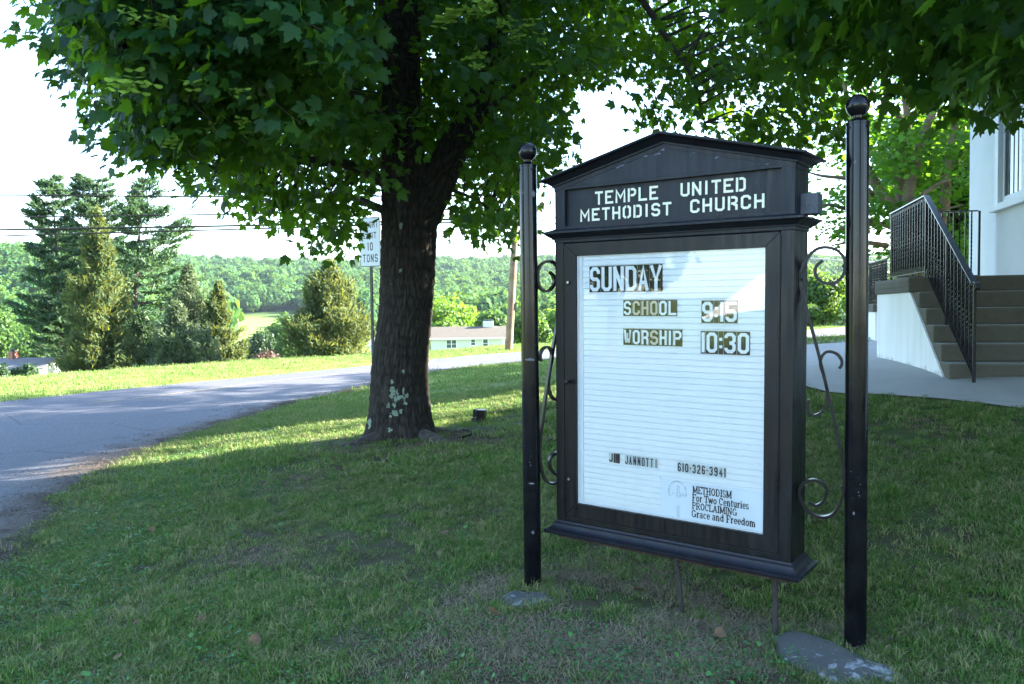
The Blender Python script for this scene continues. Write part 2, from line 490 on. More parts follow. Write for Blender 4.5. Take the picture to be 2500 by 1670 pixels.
# ------------------------------------------------------------------ concrete church walk
SA = R(14.34)
PD = np.array([math.sin(SA), math.cos(SA)]); QD = np.array([math.cos(SA), -math.sin(SA)])
SC0 = np.array([4.18, 7.60]); SZ = 0.80       # foot of the church steps, left corner
def stair(p, q): return SC0 + PD * p + QD * q
wk = [cpp_ for cpp_ in []]
def onz(u, v, z):
    d = ray(u, v); t = (z - 1.55) / d[2]; return (EYE + d * t)[:2]
def ghit(u, v):
    d = ray(u, v); t = 2.0
    for _ in range(4000):
        q = EYE + d * t
        if q[2] <= Z(q[0], q[1]) + .03: break
        t += .02
    return q[:2]
W_near = [ghit(1500, 880), ghit(1750, 905), ghit(1971, 943), ghit(2150, 962), ghit(2330, 977), ghit(2500, 998), ghit(2700, 1030), ghit(3100, 1110)]
W_far = [onz(1700, 838, 0.60), onz(1850, 840, 0.68), onz(1971, 843, 0.73), onz(2134, 841, 0.74), np.array([10.5, 17.0]), np.array([12.5, 12.0]), np.array([13.0, 2.0])]
a_, b_ = resample(W_near, 60), resample(W_far, 60)
tt = np.linspace(0, 1, 40)[None, :, None]
WV = a_[:, None, :] * (1 - tt) + b_[:, None, :] * tt
wz = np.maximum(zf(WV[..., 0], WV[..., 1]) + 0.03, 0)
v = np.concatenate([WV, wz[..., None]], -1).reshape(-1, 3)
i = np.arange(59 * 39); r_ = i // 39; c_ = i % 39; a = r_ * 40 + c_
wme = mesh_np('path', v, np.stack([a, a + 40, a + 41, a + 1], 1)[:, ::-1])
mt, nt, b = newmat('concrete_walk'); k = NT(nt)
geo = nt.nodes.new('ShaderNodeNewGeometry'); pos = geo.outputs['Position']
c1 = k.mix(k.noise(pos, 2.2, 7, 0.7), (0.25, 0.25, 0.25), (0.40, 0.395, 0.385))
c1 = k.mix(k.ramp(k.noise(pos, 160, 2), [(0.3, 0.0), (0.8, 0.25)]), c1, (0.12, 0.12, 0.12))
jn = k.voro(pos, 0.23, 'DISTANCE_TO_EDGE').outputs['Distance']
c1 = k.mix(k.ramp(jn, [(0.0, .25), (0.004, 0)]), c1, (0.12, 0.12, 0.12))
k.L(c1, b.inputs['Base Color']); b.inputs['Roughness'].default_value = 0.85
k.bump(b, k.noise(pos, 120, 4), 0.25, 0.004)
M['walk'] = mt
link('path', wme, mt, smooth_sh=True, kind='structure')
WNE = a_; WFE = b_

def inside(poly, x, y):
    poly = np.asarray(poly); x = np.asarray(x, float); y = np.asarray(y, float)
    r = np.zeros(x.shape, bool); n = len(poly); j = n - 1
    for i in range(n):
        xi, yi = poly[i]; xj, yj = poly[j]
        c = ((yi > y) != (yj > y)) & (x < (xj - xi) * (y - yi) / (yj - yi + 1e-12) + xi)
        r ^= c; j = i
    return r
ROADPOLY = np.vstack([NE_[::6], FE_[::-6]])
WALKPOLY = np.vstack([WNE, WFE[::-1]])
# ------------------------------------------------------------------ lettering drawn as strokes
c_ = 0.26; y_ = 0.13
LOOP = [(c_, 0), (1 - c_, 0), (1, y_), (1, 1 - y_), (1 - c_, 1), (c_, 1), (0, 1 - y_), (0, y_), (c_, 0), None]
G = {
 'O': [LOOP], '0': [LOOP],
 'S': [[(0, .24), (0, y_), (c_, 0), (1 - c_, 0), (1, y_), (1, .5 - y_ + .03), (1 - c_, .5), (c_, .5), (0, .5 + y_ - .03), (0, 1 - y_), (c_, 1), (1 - c_, 1), (1, 1 - y_), (1, .76)]],
 'U': [[(0, 1), (0, y_), (c_, 0), (1 - c_, 0), (1, y_), (1, 1)]],
 'N': [[(0, 0), (0, 1)], [(1, 0), (1, 1)], [(0, 1), (1, 0)]],
 'D': [[(0, 0), (1 - c_, 0), (1, y_), (1, 1 - y_), (1 - c_, 1), (0, 1), (0, 0), None]],
 'A': [[(0, 0), (.5, 1), (1, 0)], [(.2, .3), (.8, .3)]],
 'Y': [[(0, 1), (.5, .42), (1, 1)], [(.5, .45), (.5, 0)]],
 'C': [[(1, .30), (1, y_), (1 - c_, 0), (c_, 0), (0, y_), (0, 1 - y_), (c_, 1), (1 - c_, 1), (1, 1 - y_), (1, .70)]],
 'G': [[(1, .72), (1, 1 - y_), (1 - c_, 1), (c_, 1), (0, 1 - y_), (0, y_), (c_, 0), (1 - c_, 0), (1, y_), (1, .48), (.55, .48)]],
 'H': [[(0, 0), (0, 1)], [(1, 0), (1, 1)], [(0, .5), (1, .5)]],
 'L': [[(0, 1), (0, 0), (1, 0)]], 'I': [[(.5, 0), (.5, 1)]],
 'W': [[(0, 1), (.25, 0), (.5, .85), (.75, 0), (1, 1)]],
 'M': [[(0, 0), (0, 1), (.5, .35), (1, 1), (1, 0)]],
 'R': [[(0, 0), (0, 1), (1 - c_, 1), (1, 1 - y_), (1, .5 + y_), (1 - c_, .47), (0, .47)], [(.6, .47), (1, .36), (1, 0)]],
 'P': [[(0, 0), (0, 1), (1 - c_, 1), (1, 1 - y_), (1, .5 + y_), (1 - c_, .47), (0, .47)]],
 'T': [[(0, 1), (1, 1)], [(.5, 1), (.5, 0)]],
 'E': [[(1, 1), (0, 1), (0, 0), (1, 0)], [(0, .52), (.8, .52)]],
 'F': [[(1, 1), (0, 1), (0, 0)], [(0, .52), (.8, .52)]],
 'B': [[(0, 0), (0, 1), (1 - c_, 1), (1, 1 - y_), (1, .5 + y_), (1 - c_, .5), (1, .5 - y_), (1, y_), (1 - c_, 0), (0, 0)], [(0, .5), (1 - c_, .5)]],
 'J': [[(0, .28), (0, y_), (c_, 0), (1 - c_, 0), (1, y_), (1, 1)]],
 '1': [[(.62, 0), (.62, 1)], [(.12, .84), (.50, .95)]],
 '2': [[(0, .76), (0, 1 - y_), (c_, 1), (1 - c_, 1), (1, 1 - y_), (1, .62), (0, .12), (0, 0), (1, 0)]],
 '3': [[(0, .78), (0, 1 - y_), (c_, 1), (1 - c_, 1), (1, 1 - y_), (1, .5 + y_), (1 - c_, .5), (1, .5 - y_), (1, y_), (1 - c_, 0), (c_, 0), (0, y_), (0, .22)], [(.42, .5), (1 - c_, .5)]],
 '4': [[(.72, 0), (.72, 1), (0, .3), (1, .3)]],
 '5': [[(1, 1), (0, 1), (0, .55), (1 - c_, .55), (1, .55 - y_), (1, y_), (1 - c_, 0), (c_, 0), (0, y_), (0, .22)]],
 '6': [[(1, .78), (1, 1 - y_), (1 - c_, 1), (c_, 1), (0, 1 - y_), (0, y_), (c_, 0), (1 - c_, 0), (1, y_), (1, .52 - y_), (1 - c_, .52), (0, .52)]],
 '7': [[(0, 1), (1, 1), (.35, 0)]],
 '8': [LOOP, [(0, .5), (1, .5)]],
 '9': [[(0, .22), (0, y_), (c_, 0), (1 - c_, 0), (1, y_), (1, 1 - y_), (1 - c_, 1), (c_, 1), (0, 1 - y_), (0, .48 + y_), (c_, .48), (1, .48)]],
 ':': [[(.5, .18), (.5, .36)], [(.5, .62), (.5, .80)]],
 '.': [[(.5, .42), (.5, .60)]],
}
STENCIL = dict(G)
STENCIL.update({
 'O': [[(.40, 0), (c_, 0), (0, y_), (0, 1 - y_), (c_, 1), (.40, 1)], [(.60, 0), (1 - c_, 0), (1, y_), (1, 1 - y_), (1 - c_, 1), (.60, 1)]],
 'D': [[(0, 0), (0, 1)], [(.30, 0), (1 - c_, 0), (1, y_), (1, 1 - y_), (1 - c_, 1), (.30, 1)]],
 'P': [[(0, 0), (0, 1)], [(.30, 1), (1 - c_, 1), (1, 1 - y_), (1, .5 + y_), (1 - c_, .47), (.30, .47)]],
 'R': [[(0, 0), (0, 1)], [(.30, 1), (1 - c_, 1), (1, 1 - y_), (1, .5 + y_), (1 - c_, .47), (.30, .47)], [(.62, .40), (1, .30), (1, 0)]],
})
def stroke(pts, t):
    """outline quads of a bent line of width t, mitred at its corners"""
    closed = pts[-1] is None
    if closed: pts = pts[:-2]
    p = [np.array(q, float) for q in pts]; n = len(p); L_ = []; R_ = []
    for i in range(n):
        a = p[(i - 1) % n] if (closed or i > 0) else None
        b = p[(i + 1) % n] if (closed or i < n - 1) else None
        d1 = None if a is None else (p[i] - a) / (np.linalg.norm(p[i] - a) + 1e-9)
        d2 = None if b is None else (b - p[i]) / (np.linalg.norm(b - p[i]) + 1e-9)
        if d1 is None: d1 = d2
        if d2 is None: d2 = d1
        n1 = np.array([-d1[1], d1[0]]); n2 = np.array([-d2[1], d2[0]]); mm = n1 + n2
        ln = np.linalg.norm(mm)
        mm = n1 if ln < 0.3 else mm / ln
        sc = min(1 / max(mm @ n1, 0.35), 1.6)
        L_.append(p[i] + mm * t / 2 * sc); R_.append(p[i] - mm * t / 2 * sc)
    q = []
    for i in range(n if closed else n - 1):
        j = (i + 1) % n; q.append((R_[i], R_[j], L_[j], L_[i]))
    return q

def glyph(mb, ch, x0, z0, w, h, t, out, font=G, step=0.00012):
    """front faces look to -y (the sign's front); out = how far proud"""
    for k_, pl in enumerate(font[ch]):
        pts = [q if q is None else (x0 + t / 2 + q[0] * (w - t), z0 + t / 2 + q[1] * (h - t)) for q in pl]
        tw = t
        # ends of plain strokes reach the full cap height
        pts2 = list(pts)
        if pl[-1] is not None and ch not in '.:':
            for e, nb in ((0, 1), (-1, -2)):
                a = np.array(pts[e]); b = np.array(pts[nb]); d = a - b; d /= (np.linalg.norm(d) + 1e-9)
                g = pl[e]
                if g[1] in (0, 1) and abs(d[1]) > 0.9: pts2[e] = tuple(a + d * t / 2)
                elif g[0] in (0, 1) and abs(d[0]) > 0.9: pts2[e] = tuple(a + d * t / 2)
        for q in stroke(pts2, tw):
            mb.add([(p[0], -(out + step * (k_ + 1)), p[1]) for p in q], [(0, 1, 2, 3)])

def arc(cx, cy, rx, ry, a0, a1, n=10):
    return [(cx + rx * math.cos(R(a0 + (a1 - a0) * i / n)), cy + ry * math.sin(R(a0 + (a1 - a0) * i / n))) for i in range(n + 1)]
# serif face: glyph -> (advance, [(points, weight)]), weight 1 = stem, .4 = hairline
def stem(x, y0=0, y1=1, s=.17, top=True, bot=True):
    o = [([(x, y0), (x, y1)], 1)]
    if bot: o.append(([(x - s, y0 + .02), (x + s, y0 + .02)], .4))
    if top: o.append(([(x - s, y1 - .02), (x + s, y1 - .02)], .4))
    return o
XH = .70
SF = {
 'M': (.95, stem(.16, top=False, s=.13) + stem(.80, s=.14) + [([(.16, 1), (.46, .08)], 1), ([(.46, .08), (.80, 1)], .4), ([(.02, .98), (.18, .98)], .4)]),
 'E': (.72, stem(.18) + [([(.18, .98), (.62, .98), (.62, .76)], .4), ([(.18, .02), (.64, .02), (.64, .26)], .4), ([(.18, .52), (.5, .52)], .4)]),
 'T': (.70, stem(.35, top=False) + [([(.05, .76), (.05, .98), (.65, .98), (.65, .76)], .4)]),
 'H': (.85, stem(.18) + stem(.66) + [([(.18, .52), (.66, .52)], .4)]),
 'O': (.76, [(arc(.37, .5, .27, .46, 60, 300, 14), .9), (arc(.37, .5, .27, .46, -60, 60, 10), .9)]),
 'D': (.78, stem(.18) + [([(.18, .98)] + arc(.36, .5, .28, .48, 90, -90, 14) + [(.18, .02)], .75)]),
 'I': (.38, stem(.19)),
 'S': (.62, [([(.52, .74)] + arc(.3, .74, .2, .23, 20, 230, 10) + [(.46, .36)] + arc(.31, .25, .22, .23, 30, -190, 10), .75)]),
 'F': (.68, stem(.18) + [([(.18, .98), (.62, .98), (.62, .74)], .4), ([(.18, .52), (.5, .52)], .4)]),
 'P': (.72, stem(.18) + [([(.18, .98)] + arc(.4, .74, .22, .24, 90, -90, 10) + [(.18, .5)], .7)]),
 'R': (.82, stem(.18) + [([(.18, .98)] + arc(.4, .74, .22, .24, 90, -90, 10) + [(.18, .5)], .7), ([(.42, .5), (.62, .06), (.78, .02)], .9)]),
 'C': (.74, [([(.64, .72)] + arc(.38, .5, .27, .47, 40, 320, 16), .8), ([(.65, .95), (.65, .70)], .4)]),
 'L': (.68, stem(.18) + [([(.18, .02), (.62, .02), (.62, .28)], .4)]),
 'A': (.82, [([(.14, 0), (.40, 1)], .4), ([(.40, 1), (.66, 0)], 1), ([(.24, .32), (.56, .32)], .4), ([(0, .02), (.26, .02)], .4), ([(.52, .02), (.82, .02)], .4)]),
 'N': (.86, [([(.16, 0), (.16, 1)], .4), ([(.16, 1), (.66, 0)], 1), ([(.66, 0), (.66, 1)], .4), ([(.02, .02), (.3, .02)], .4), ([(.5, .98), (.8, .98)], .4), ([(.0, .98), (.2, .98)], .4)]),
 'G': (.82, [([(.64, .74)] + arc(.38, .5, .27, .47, 40, 300, 16) + [(.64, .12)], .8), ([(.66, .02), (.66, .42)], 1), ([(.50, .42), (.80, .42)], .4)]),
 'o': (.60, [(arc(.3, XH / 2, .2, .31, 0, 180, 10), .85), (arc(.3, XH / 2, .2, .31, 180, 360, 10), .85)]),
 'r': (.50, stem(.17, y1=XH, top=False, s=.13) + [([(.05, XH), (.17, XH)], .4), ([(.2, .5), (.32, .66), (.45, .60)], .8)]),
 'w': (.84, [([(.08, XH), (.25, 0)], 1), ([(.25, 0), (.42, XH)], .4), ([(.42, XH), (.58, 0)], 1), ([(.58, 0), (.76, XH)], .4), ([(0, XH), (.2, XH)], .4), ([(.64, XH), (.84, XH)], .4)]),
 'e': (.56, [([(.1, .37), (.48, .37)] + arc(.29, .37, .19, .30, 0, 180, 8)[1:] + arc(.29, .33, .19, .31, 180, 325, 8), .75)]),
 'n': (.66, stem(.16, y1=XH, top=False, s=.12) + stem(.49, y1=.5, top=False, s=.12) + [([(.16, .54), (.34, .69), (.49, .50)], .8), ([(.03, XH), (.16, XH)], .4)]),
 't': (.42, [([(.2, .92), (.2, .12), (.36, .05)], .95), ([(.05, XH), (.38, XH)], .4)]),
 'u': (.66, stem(.5, y1=XH, s=.11, top=False) + [([(.16, XH), (.16, .2), (.3, .03), (.48, .16)], .85), ([(.03, XH), (.16, XH)], .4), ([(.38, XH), (.5, XH)], .4)]),
 'i': (.34, stem(.17, y1=XH, top=False, s=.13) + [([(.05, XH), (.17, XH)], .4), ([(.17, .84), (.17, .99)], 1)]),
 's': (.50, [([(.42, .54)] + arc(.25, .52, .16, .16, 20, 230, 8) + [(.37, .27)] + arc(.25, .17, .17, .15, 30, -190, 8), .7)]),
 'a': (.58, [([(.1, .56), (.2, .68), (.36, .66), (.42, .54), (.42, .1), (.54, .03)], .8), (arc(.25, .2, .16, .17, 60, 330, 10), .75), ([(.3, .38), (.42, .42)], .4)]),
 'c': (.54, [([(.46, .52)] + arc(.29, XH / 2, .19, .31, 50, 310, 12), .75)]),
 'd': (.64, [([(.47, .98), (.47, .05)], 1), ([(.33, .98), (.47, .98)], .4), ([(.47, .02), (.6, .02)], .4), (arc(.28, XH / 2, .17, .31, 40, 320, 12), .8)]),
 'm': (.96, stem(.16, y1=XH, top=False, s=.12) + stem(.47, y1=.5, top=False, s=.12) + stem(.78, y1=.5, top=False, s=.12) + [([(.16, .54), (.33, .69), (.47, .50)], .8), ([(.47, .54), (.64, .69), (.78, .50)], .8), ([(.03, XH), (.16, XH)], .4)]),
 ' ': (.32, []),
}
def serif_line(mb, text, x0, z0, width, h, out, t=0.195, slope=0.0):
    adv = sum(SF[c][0] for c in text); sx = width / adv; x = x0; k_ = 0
    for c in text:
        for pts, wgt in SF[c][1]:
            q = [(x + a * sx, z0 + b * h) for a, b in pts]
            tt_ = t * (wgt if wgt > .5 else .78) * min(sx, h * 1.0)
            for f in stroke(q, tt_):
                k_ = (k_ + 1) % 9
                mb.add([(p[0], -(out + 0.00005 * (k_ + 1)), p[1]) for p in f], [(0, 1, 2, 3)])
        x += SF[c][0] * sx
# ------------------------------------------------------------------ the church sign on its two posts
SGA = np.array([0.8051693, -0.59293172, -0.01159176]); SGB = np.array([0.00430005, -0.01370864, 0.99989679])
SGN = np.array([-0.59302943, -0.80513604, -0.00848814]); SGO = np.array([0.2388, 4.35, 1.2289])
sign = empty('church_sign', SGO, 'black weathered church notice board with pediment, letter board and two ball-topped posts on the lawn', 'sign')
sm = Matrix.Identity(4)
for i in range(3):
    sm[i][0] = SGA[i]; sm[i][1] = -SGN[i]; sm[i][2] = SGB[i]; sm[i][3] = SGO[i]
sign.matrix_world = sm
W_, DP = 1.279, 0.205
SP, HP = M['sign_paint'], M['head_sky_paint']

# case (a shallow box round the door), back and sides
mb = MB()
mb.box(0, 0.0520, 0.0, DP, -0.842, 0.676)
mb.box(1.2175, W_, 0.0, DP, -0.842, 0.676)
mb.box(0.0520, 1.2175, 0.004, DP, 0.6725, 0.676)
mb.box(0.0520, 1.2175, 0.004, DP, -0.842, -0.8155)
mb.box(0.0520, 1.2175, 0.055, DP - 0.003, -0.8155, 0.6725)
mb.build('case', SP, sign, bevel=0.0025)

# door frame, four rails with a rounded inner edge
def rail(name, pts):
    mb = MB(); n = len(pts)
    mb.add([(x, 0.0, z) for x, z in pts] + [(x, 0.045, z) for x, z in pts],
           [tuple(range(n)), tuple(reversed(range(n, 2 * n)))] + [(i, i + n, (i + 1) % n + n, (i + 1) % n) for i in range(n)])
    return mb.build(name, SP, sign, bevel=0.002)
dx0, dx1, dz0, dz1 = 0.0545, 1.2150, -0.8125, 0.6700
ix0, ix1, iz0, iz1 = 0.1275, 1.1470, -0.7350, 0.6030
e = 0.0006
rail('door_rail', [(dx0, dz1), (ix0 + e, iz1), (ix1 - e, iz1), (dx1, dz1)])
rail('door_rail', [(dx0, dz0), (dx1, dz0), (ix1 - e, iz0), (ix0 + e, iz0)])
rail('door_stile', [(dx0, dz0 + e), (ix0, iz0 + e), (ix0, iz1 - e), (dx0, dz1 - e)])
rail('door_stile', [(dx1, dz0 + e), (dx1, dz1 - e), (ix1, iz1 - e), (ix1, iz0 + e)])

# hinge along the right edge of the door
mb = MB()
for i in range(18):
    z = dz0 + 0.01 + i * (dz1 - dz0 - 0.02) / 18
    mb.tube([(1.2165, -0.003, z), (1.2165, -0.003, z + 0.078)], 0.0042, 8)
mb.build('hinge', SP, sign, smooth_sh=True)
# knob and two cylinder locks
mb = MB(); mb.lathe([(0.006, 0), (0.006, 0.022), (0.012, 0.026), (0.0145, 0.034), (0.012, 0.041), (0.004, 0.043)], 16)
o = mb.build('knob', SP, sign, smooth_sh=True); o.location = (0.088, 0, -0.0735); o.rotation_euler = (R(90), 0, 0)
for z in (0.462, -0.607):
    mb = MB(); mb.lathe([(0.0125, 0), (0.0125, 0.006), (0.010, 0.0075)], 20)
    o = mb.build('lock', SP, sign, smooth_sh=True); o.location = (0.083, 0, z); o.rotation_euler = (R(90), 0, 0)
    mb = MB(); mb.lathe([(0.0072, 0.0078), (0.0072, 0.0092)], 16); mb.box(-0.0012, 0.0012, -0.004, 0.004, 0.0093, 0.0097)
    q = mb.build('lock_face', M['steel'], o, smooth_sh=True)

# letter board: backing, side channel, 44 white tracks
BX0, BX1 = 0.1290, 1.1455
mb = MB(); mb.box(BX0, BX1, 0.034, 0.046, -0.737, 0.6045); mb.build('backing_board', M['board'], sign)
mb = MB()
for x in (0.1293, 0.1390, 0.1485): mb.box(x, x + 0.0075, 0.026, 0.0335, -0.7365, 0.604)
mb.build('side_channel', M['slat'], sign, bevel=0.001)
PITCHZ = 0.0299
smesh = None
ztop = 0.6045
SLX0, SLX1 = 0.1590, 1.1452
slat_parts = []
def slat_mesh(x0, x1):
    mb = MB()
    # a track: flat face, lip that overhangs the groove below
    prof = [(0.0335, 0.0), (0.0285, 0.0016), (0.0270, 0.0050), (0.0272, 0.0235), (0.0300, 0.0268), (0.0335, 0.0268)]
    n = len(prof)
    mb.add([(x0, y, z) for y, z in prof] + [(x1, y, z) for y, z in prof],
           [(i, i + n, i + 1 + n, i + 1) for i in range(n - 1)] + [tuple(range(n)), tuple(reversed(range(n, 2 * n)))])
    me = bpy.data.meshes.new('track'); me.from_pydata(mb.v, [], mb.f); me.update(); return me
full, short = slat_mesh(SLX0, SLX1), slat_mesh(SLX0, 0.6115)
for q in (full, short): q.materials.append(M['slat'])
mt, nt, b = newmat('groove'); b.inputs['Base Color'].default_value = (0.35, 0.34, 0.32, 1); M['groove'] = mt
for i in range(45):
    z = ztop - (i + 1) * PITCHZ
    if z < -0.737: break
    me = short if z < -0.560 else full
    link('track', me, None, sign, (0, 0, z + 0.0015))

# changeable letters on tiles
def tiles(text, xs, z0, z1, mats=None, lm=None, t=0.30, inset=0.10, out0=-0.0245, pad=0.0012, hpad=0.06):
    """xs: tile edges; each tile carries its letter as a sub-part"""
    for i, ch in enumerate(text):
        if ch == ' ': continue
        x0, x1 = xs[i] + pad, xs[i + 1] - pad
        tmat = mats[i] if isinstance(mats, list) else mats
        mb = MB(); mb.box(x0, x1, -out0 - 0.0, 0.0268, z0, z1)
        to = mb.build('letter_tile', tmat, sign)
        l = lm[i] if isinstance(lm, list) else lm
        if l is None: continue
        w = x1 - x0; h = z1 - z0
        mb = MB(); iw = w * inset
        th = min(t * h, (w - 2 * iw) * .8)
        glyph(mb, ch, x0 + iw, z0 + h * hpad, w - 2 * iw, h * (1 - 2 * hpad), th, out0 + 0.0004)
        mb.build('letter', l, to)
LW, LT, TB, TP = M['letter_white'], M['letter_tan'], M['tile_black'], M['tile_pale']
tiles('SUNDAY', [0.1985, 0.2686, 0.3397, 0.4105, 0.4826, 0.5507, 0.6240], 0.4075, 0.5445, TB, LW, 0.135, 0.05, hpad=0.035)
tiles('SCHOOL', [0.4010, 0.4515, 0.5017, 0.5507, 0.6008, 0.6512, 0.7035], 0.2835, 0.3650, TB, [LW, LT, LT, LT, LW, LW], 0.145, 0.07)
tiles('9:15', [0.8285, 0.8923, 0.9180, 0.9459, 1.0117], 0.2515, 0.3610, TB, LW, 0.145, 0.06)
tiles('WORSHIP', [0.4010, 0.4523, 0.5017, 0.5508, 0.6034, 0.6515, 0.6764, 0.7313], 0.1335, 0.2168, TB, [LW, LW, LW, LT, LW, LW, LW], 0.145, 0.07)
tiles('10:30', [0.8255, 0.8516, 0.9161, 0.9412, 1.0072, 1.0720], 0.1020, 0.2130, TB, LW, 0.145, 0.06)
tiles('JI', [0.3132, 0.3431, 0.3560], -0.4920, -0.4410, [TP, M['tile_brown_reflect']], M['ink'], 0.15, 0.12)
tiles('M', [0.3560, 0.3808], -0.4920, -0.4410, M['tile_brown_reflect'], M['ink'], 0.13, 0.08)
xs = np.linspace(0.4080, 0.6010, 9)
tiles('JANNOTTI', list(xs), -0.4920, -0.4420, TP, M['ink'], 0.115, 0.12)
tiles('610.326.3941', [0.7040, 0.7290, 0.7435, 0.7686, 0.7825, 0.8070, 0.8316, 0.8557, 0.8700, 0.8950, 0.9201, 0.9450, 0.9600], -0.4945, -0.4455, TP, M['ink'], 0.13, 0.11)

# printed placard, lower right
mb = MB(); mb.box(0.6125, 1.1452, 0.0255, 0.0335, -0.7290, -0.5415)
pl = mb.build('placard', M['placard'], sign)
mb = MB()
PO = -0.0250
serif_line(mb, 'METHODISM', 0.7865, -0.5905, 0.2010, 0.0345, PO)
serif_line(mb, 'For Two Centuries', 0.7845, -0.6310, 0.2870, 0.0345, PO)
serif_line(mb, 'PROCLAIMING', 0.7838, -0.6710, 0.2305, 0.0335, PO)
serif_line(mb, 'Grace and Freedom', 0.7814, -0.7110, 0.3235, 0.0345, PO)
mb.build('slogan', M['ink'], pl)
mb = MB()
def outl(pts, t=0.0016):
    for f in stroke(pts, t): mb.add([(p[0], -(PO + 0.0002), p[1]) for p in f], [(0, 1, 2, 3)])
cx = 0.7105
outl([(cx - .0045, -.5665), (cx + .0045, -.5665), (cx + .0045, -.6045), (cx + .030, -.6045), (cx + .030, -.6130), (cx + .0045, -.6130)])
outl([(cx - .0045, -.5665), (cx - .0045, -.6045), (cx - .010, -.6045), (cx - .010, -.6130), (cx - .0045, -.6130), (cx - .0045, -.6260)])
outl([(cx + .0045, -.6130), (cx + .0045, -.6270)]); outl([(cx + .012, -.6210), (cx + .0175, -.6150)])
outl([(cx - .0045, -.6660), (cx - .0045, -.7215), (cx + .0045, -.7215), (cx + .0045, -.6660)])
outl([(cx - .028, -.6010), (cx - .029, -.6110), (cx - .024, -.6110)])
txt = 'METHODIST BICENTENNIAL 1784.1984'
ac = np.array([cx - .004, -.5960]); rr = .0500
for i, ch in enumerate(txt):
    if ch == ' ': continue
    a = R(208 - i * (208 + 22) / (len(txt) - 1)); c0 = ac + rr * np.array([math.cos(a) * .93, math.sin(a) * 1.05])
    sub = MB(); glyph(sub, ch, -.0022, -.0036, .0044, .0072, .0013, PO + 0.0001)
    ca, sa = math.cos(a - math.pi / 2), math.sin(a - math.pi / 2)
    mb.add([(c0[0] + x * ca - z * sa, y, c0[1] + x * sa + z * ca) for x, y, z in sub.v], sub.f)
mb.build('emblem', M['faint_ink'], pl)

# glass pane in the door
mt, nt, b = newmat('glass'); k = NT(nt)
tr = nt.nodes.new('ShaderNodeBsdfTransparent'); tr.inputs[0].default_value = (0.97, 0.985, 0.98, 1)
gl = nt.nodes.new('ShaderNodeBsdfGlossy'); gl.inputs['Roughness'].default_value = 0.012
fr = nt.nodes.new('ShaderNodeFresnel'); fr.inputs[0].default_value = 1.45
ms = nt.nodes.new('ShaderNodeMixShader'); k.L(k.math('MULTIPLY', fr.outputs[0], 1.6), ms.inputs[0]); k.L(tr.outputs[0], ms.inputs[1]); k.L(gl.outputs[0], ms.inputs[2])
k.L(ms.outputs[0], nt.nodes['Material Output'].inputs[0]); M['glass'] = mt
mb = MB(); mb.add([(ix0 + .0005, 0.016, iz0 + .0005), (ix1 - .0005, 0.016, iz0 + .0005), (ix1 - .0005, 0.016, iz1 - .0005), (ix0 + .0005, 0.016, iz1 - .0005)], [(0, 1, 2, 3)])
mb.build('glass_pane', M['glass'], sign)
mb = MB()
g = 0.004
for bx in ((ix0 + .0006, ix0 + .0006 + g, iz0 + .0006, iz1 - .0006), (ix1 - .0006 - g, ix1 - .0006, iz0 + .0006, iz1 - .0006), (ix0 + .006, ix1 - .006, iz0 + .0006, iz0 + .0006 + g), (ix0 + .006, ix1 - .006, iz1 - .0006 - g, iz1 - .0006)):
    mb.box(bx[0], bx[1], 0.0165, 0.0255, bx[2], bx[3])
mb.build('glazing_bead', M['slat'], sign)

# mouldings: cornice between case and header, sill below, pediment crown
def ring_mould(name, prof, mat_, z_at=None, peak=None, close_top=True):
    """prof: list of (out, z) from bottom to top; runs left side, front, right side, back"""
    mb = MB(); n = len(prof); rings = []
    for o_, z in prof:
        if peak is None:
            pts = [(-o_, DP + o_, z), (-o_, -o_, z), (W_ + o_, -o_, z), (W_ + o_, DP + o_, z)]
        else:
            # gable: sloping front and back, level side returns
            pz = peak
            sl_ = pz / (W_ / 2)
            pts = [(-o_, DP + o_, z - sl_ * o_), (-o_, -o_, z - sl_ * o_), (W_ / 2, -o_, z + pz), (W_ + o_, -o_, z - sl_ * o_), (W_ + o_, DP + o_, z - sl_ * o_), (W_ / 2, DP + o_, z + pz)]
        rings.append(pts)
    k_ = len(rings[0])
    vs = [p for r_ in rings for p in r_]; fs = []
    for i in range(n - 1):
        for j in range(k_):
            j2 = (j + 1) % k_; fs.append((i * k_ + j, i * k_ + j2, (i + 1) * k_ + j2, (i + 1) * k_ + j))
    if close_top:
        t0 = (n - 1) * k_
        if peak is None:
            fs.append((t0, t0 + 1, t0 + 2, t0 + 3)); fs.append((3, 2, 1, 0))
        else:
            fs += [(t0, t0 + 1, t0 + 2, t0 + 5), (t0 + 5, t0 + 2, t0 + 3, t0 + 4), (5, 2, 1, 0), (4, 3, 2, 5)]
    mb.add(vs, fs)
    return mb.build(name, mat_, sign, smooth_sh=True)
ring_mould('cornice', [(0.004, 0.6768), (0.0045, 0.692), (0.013, 0.6925), (0.014, 0.699), (0.026, 0.706), (0.038, 0.716), (0.046, 0.7235), (0.052, 0.7240), (0.052, 0.7335), (0.044, 0.7345), (0.006, 0.7478)], HP)
ring_mould('sill', [(0.003, -0.9180), (0.048, -0.9120), (0.052, -0.905), (0.052, -0.893), (0.040, -0.889), (0.026, -0.880), (0.018, -0.868), (0.016, -0.858), (0.006, -0.8520), (0.003, -0.8425)], HP)
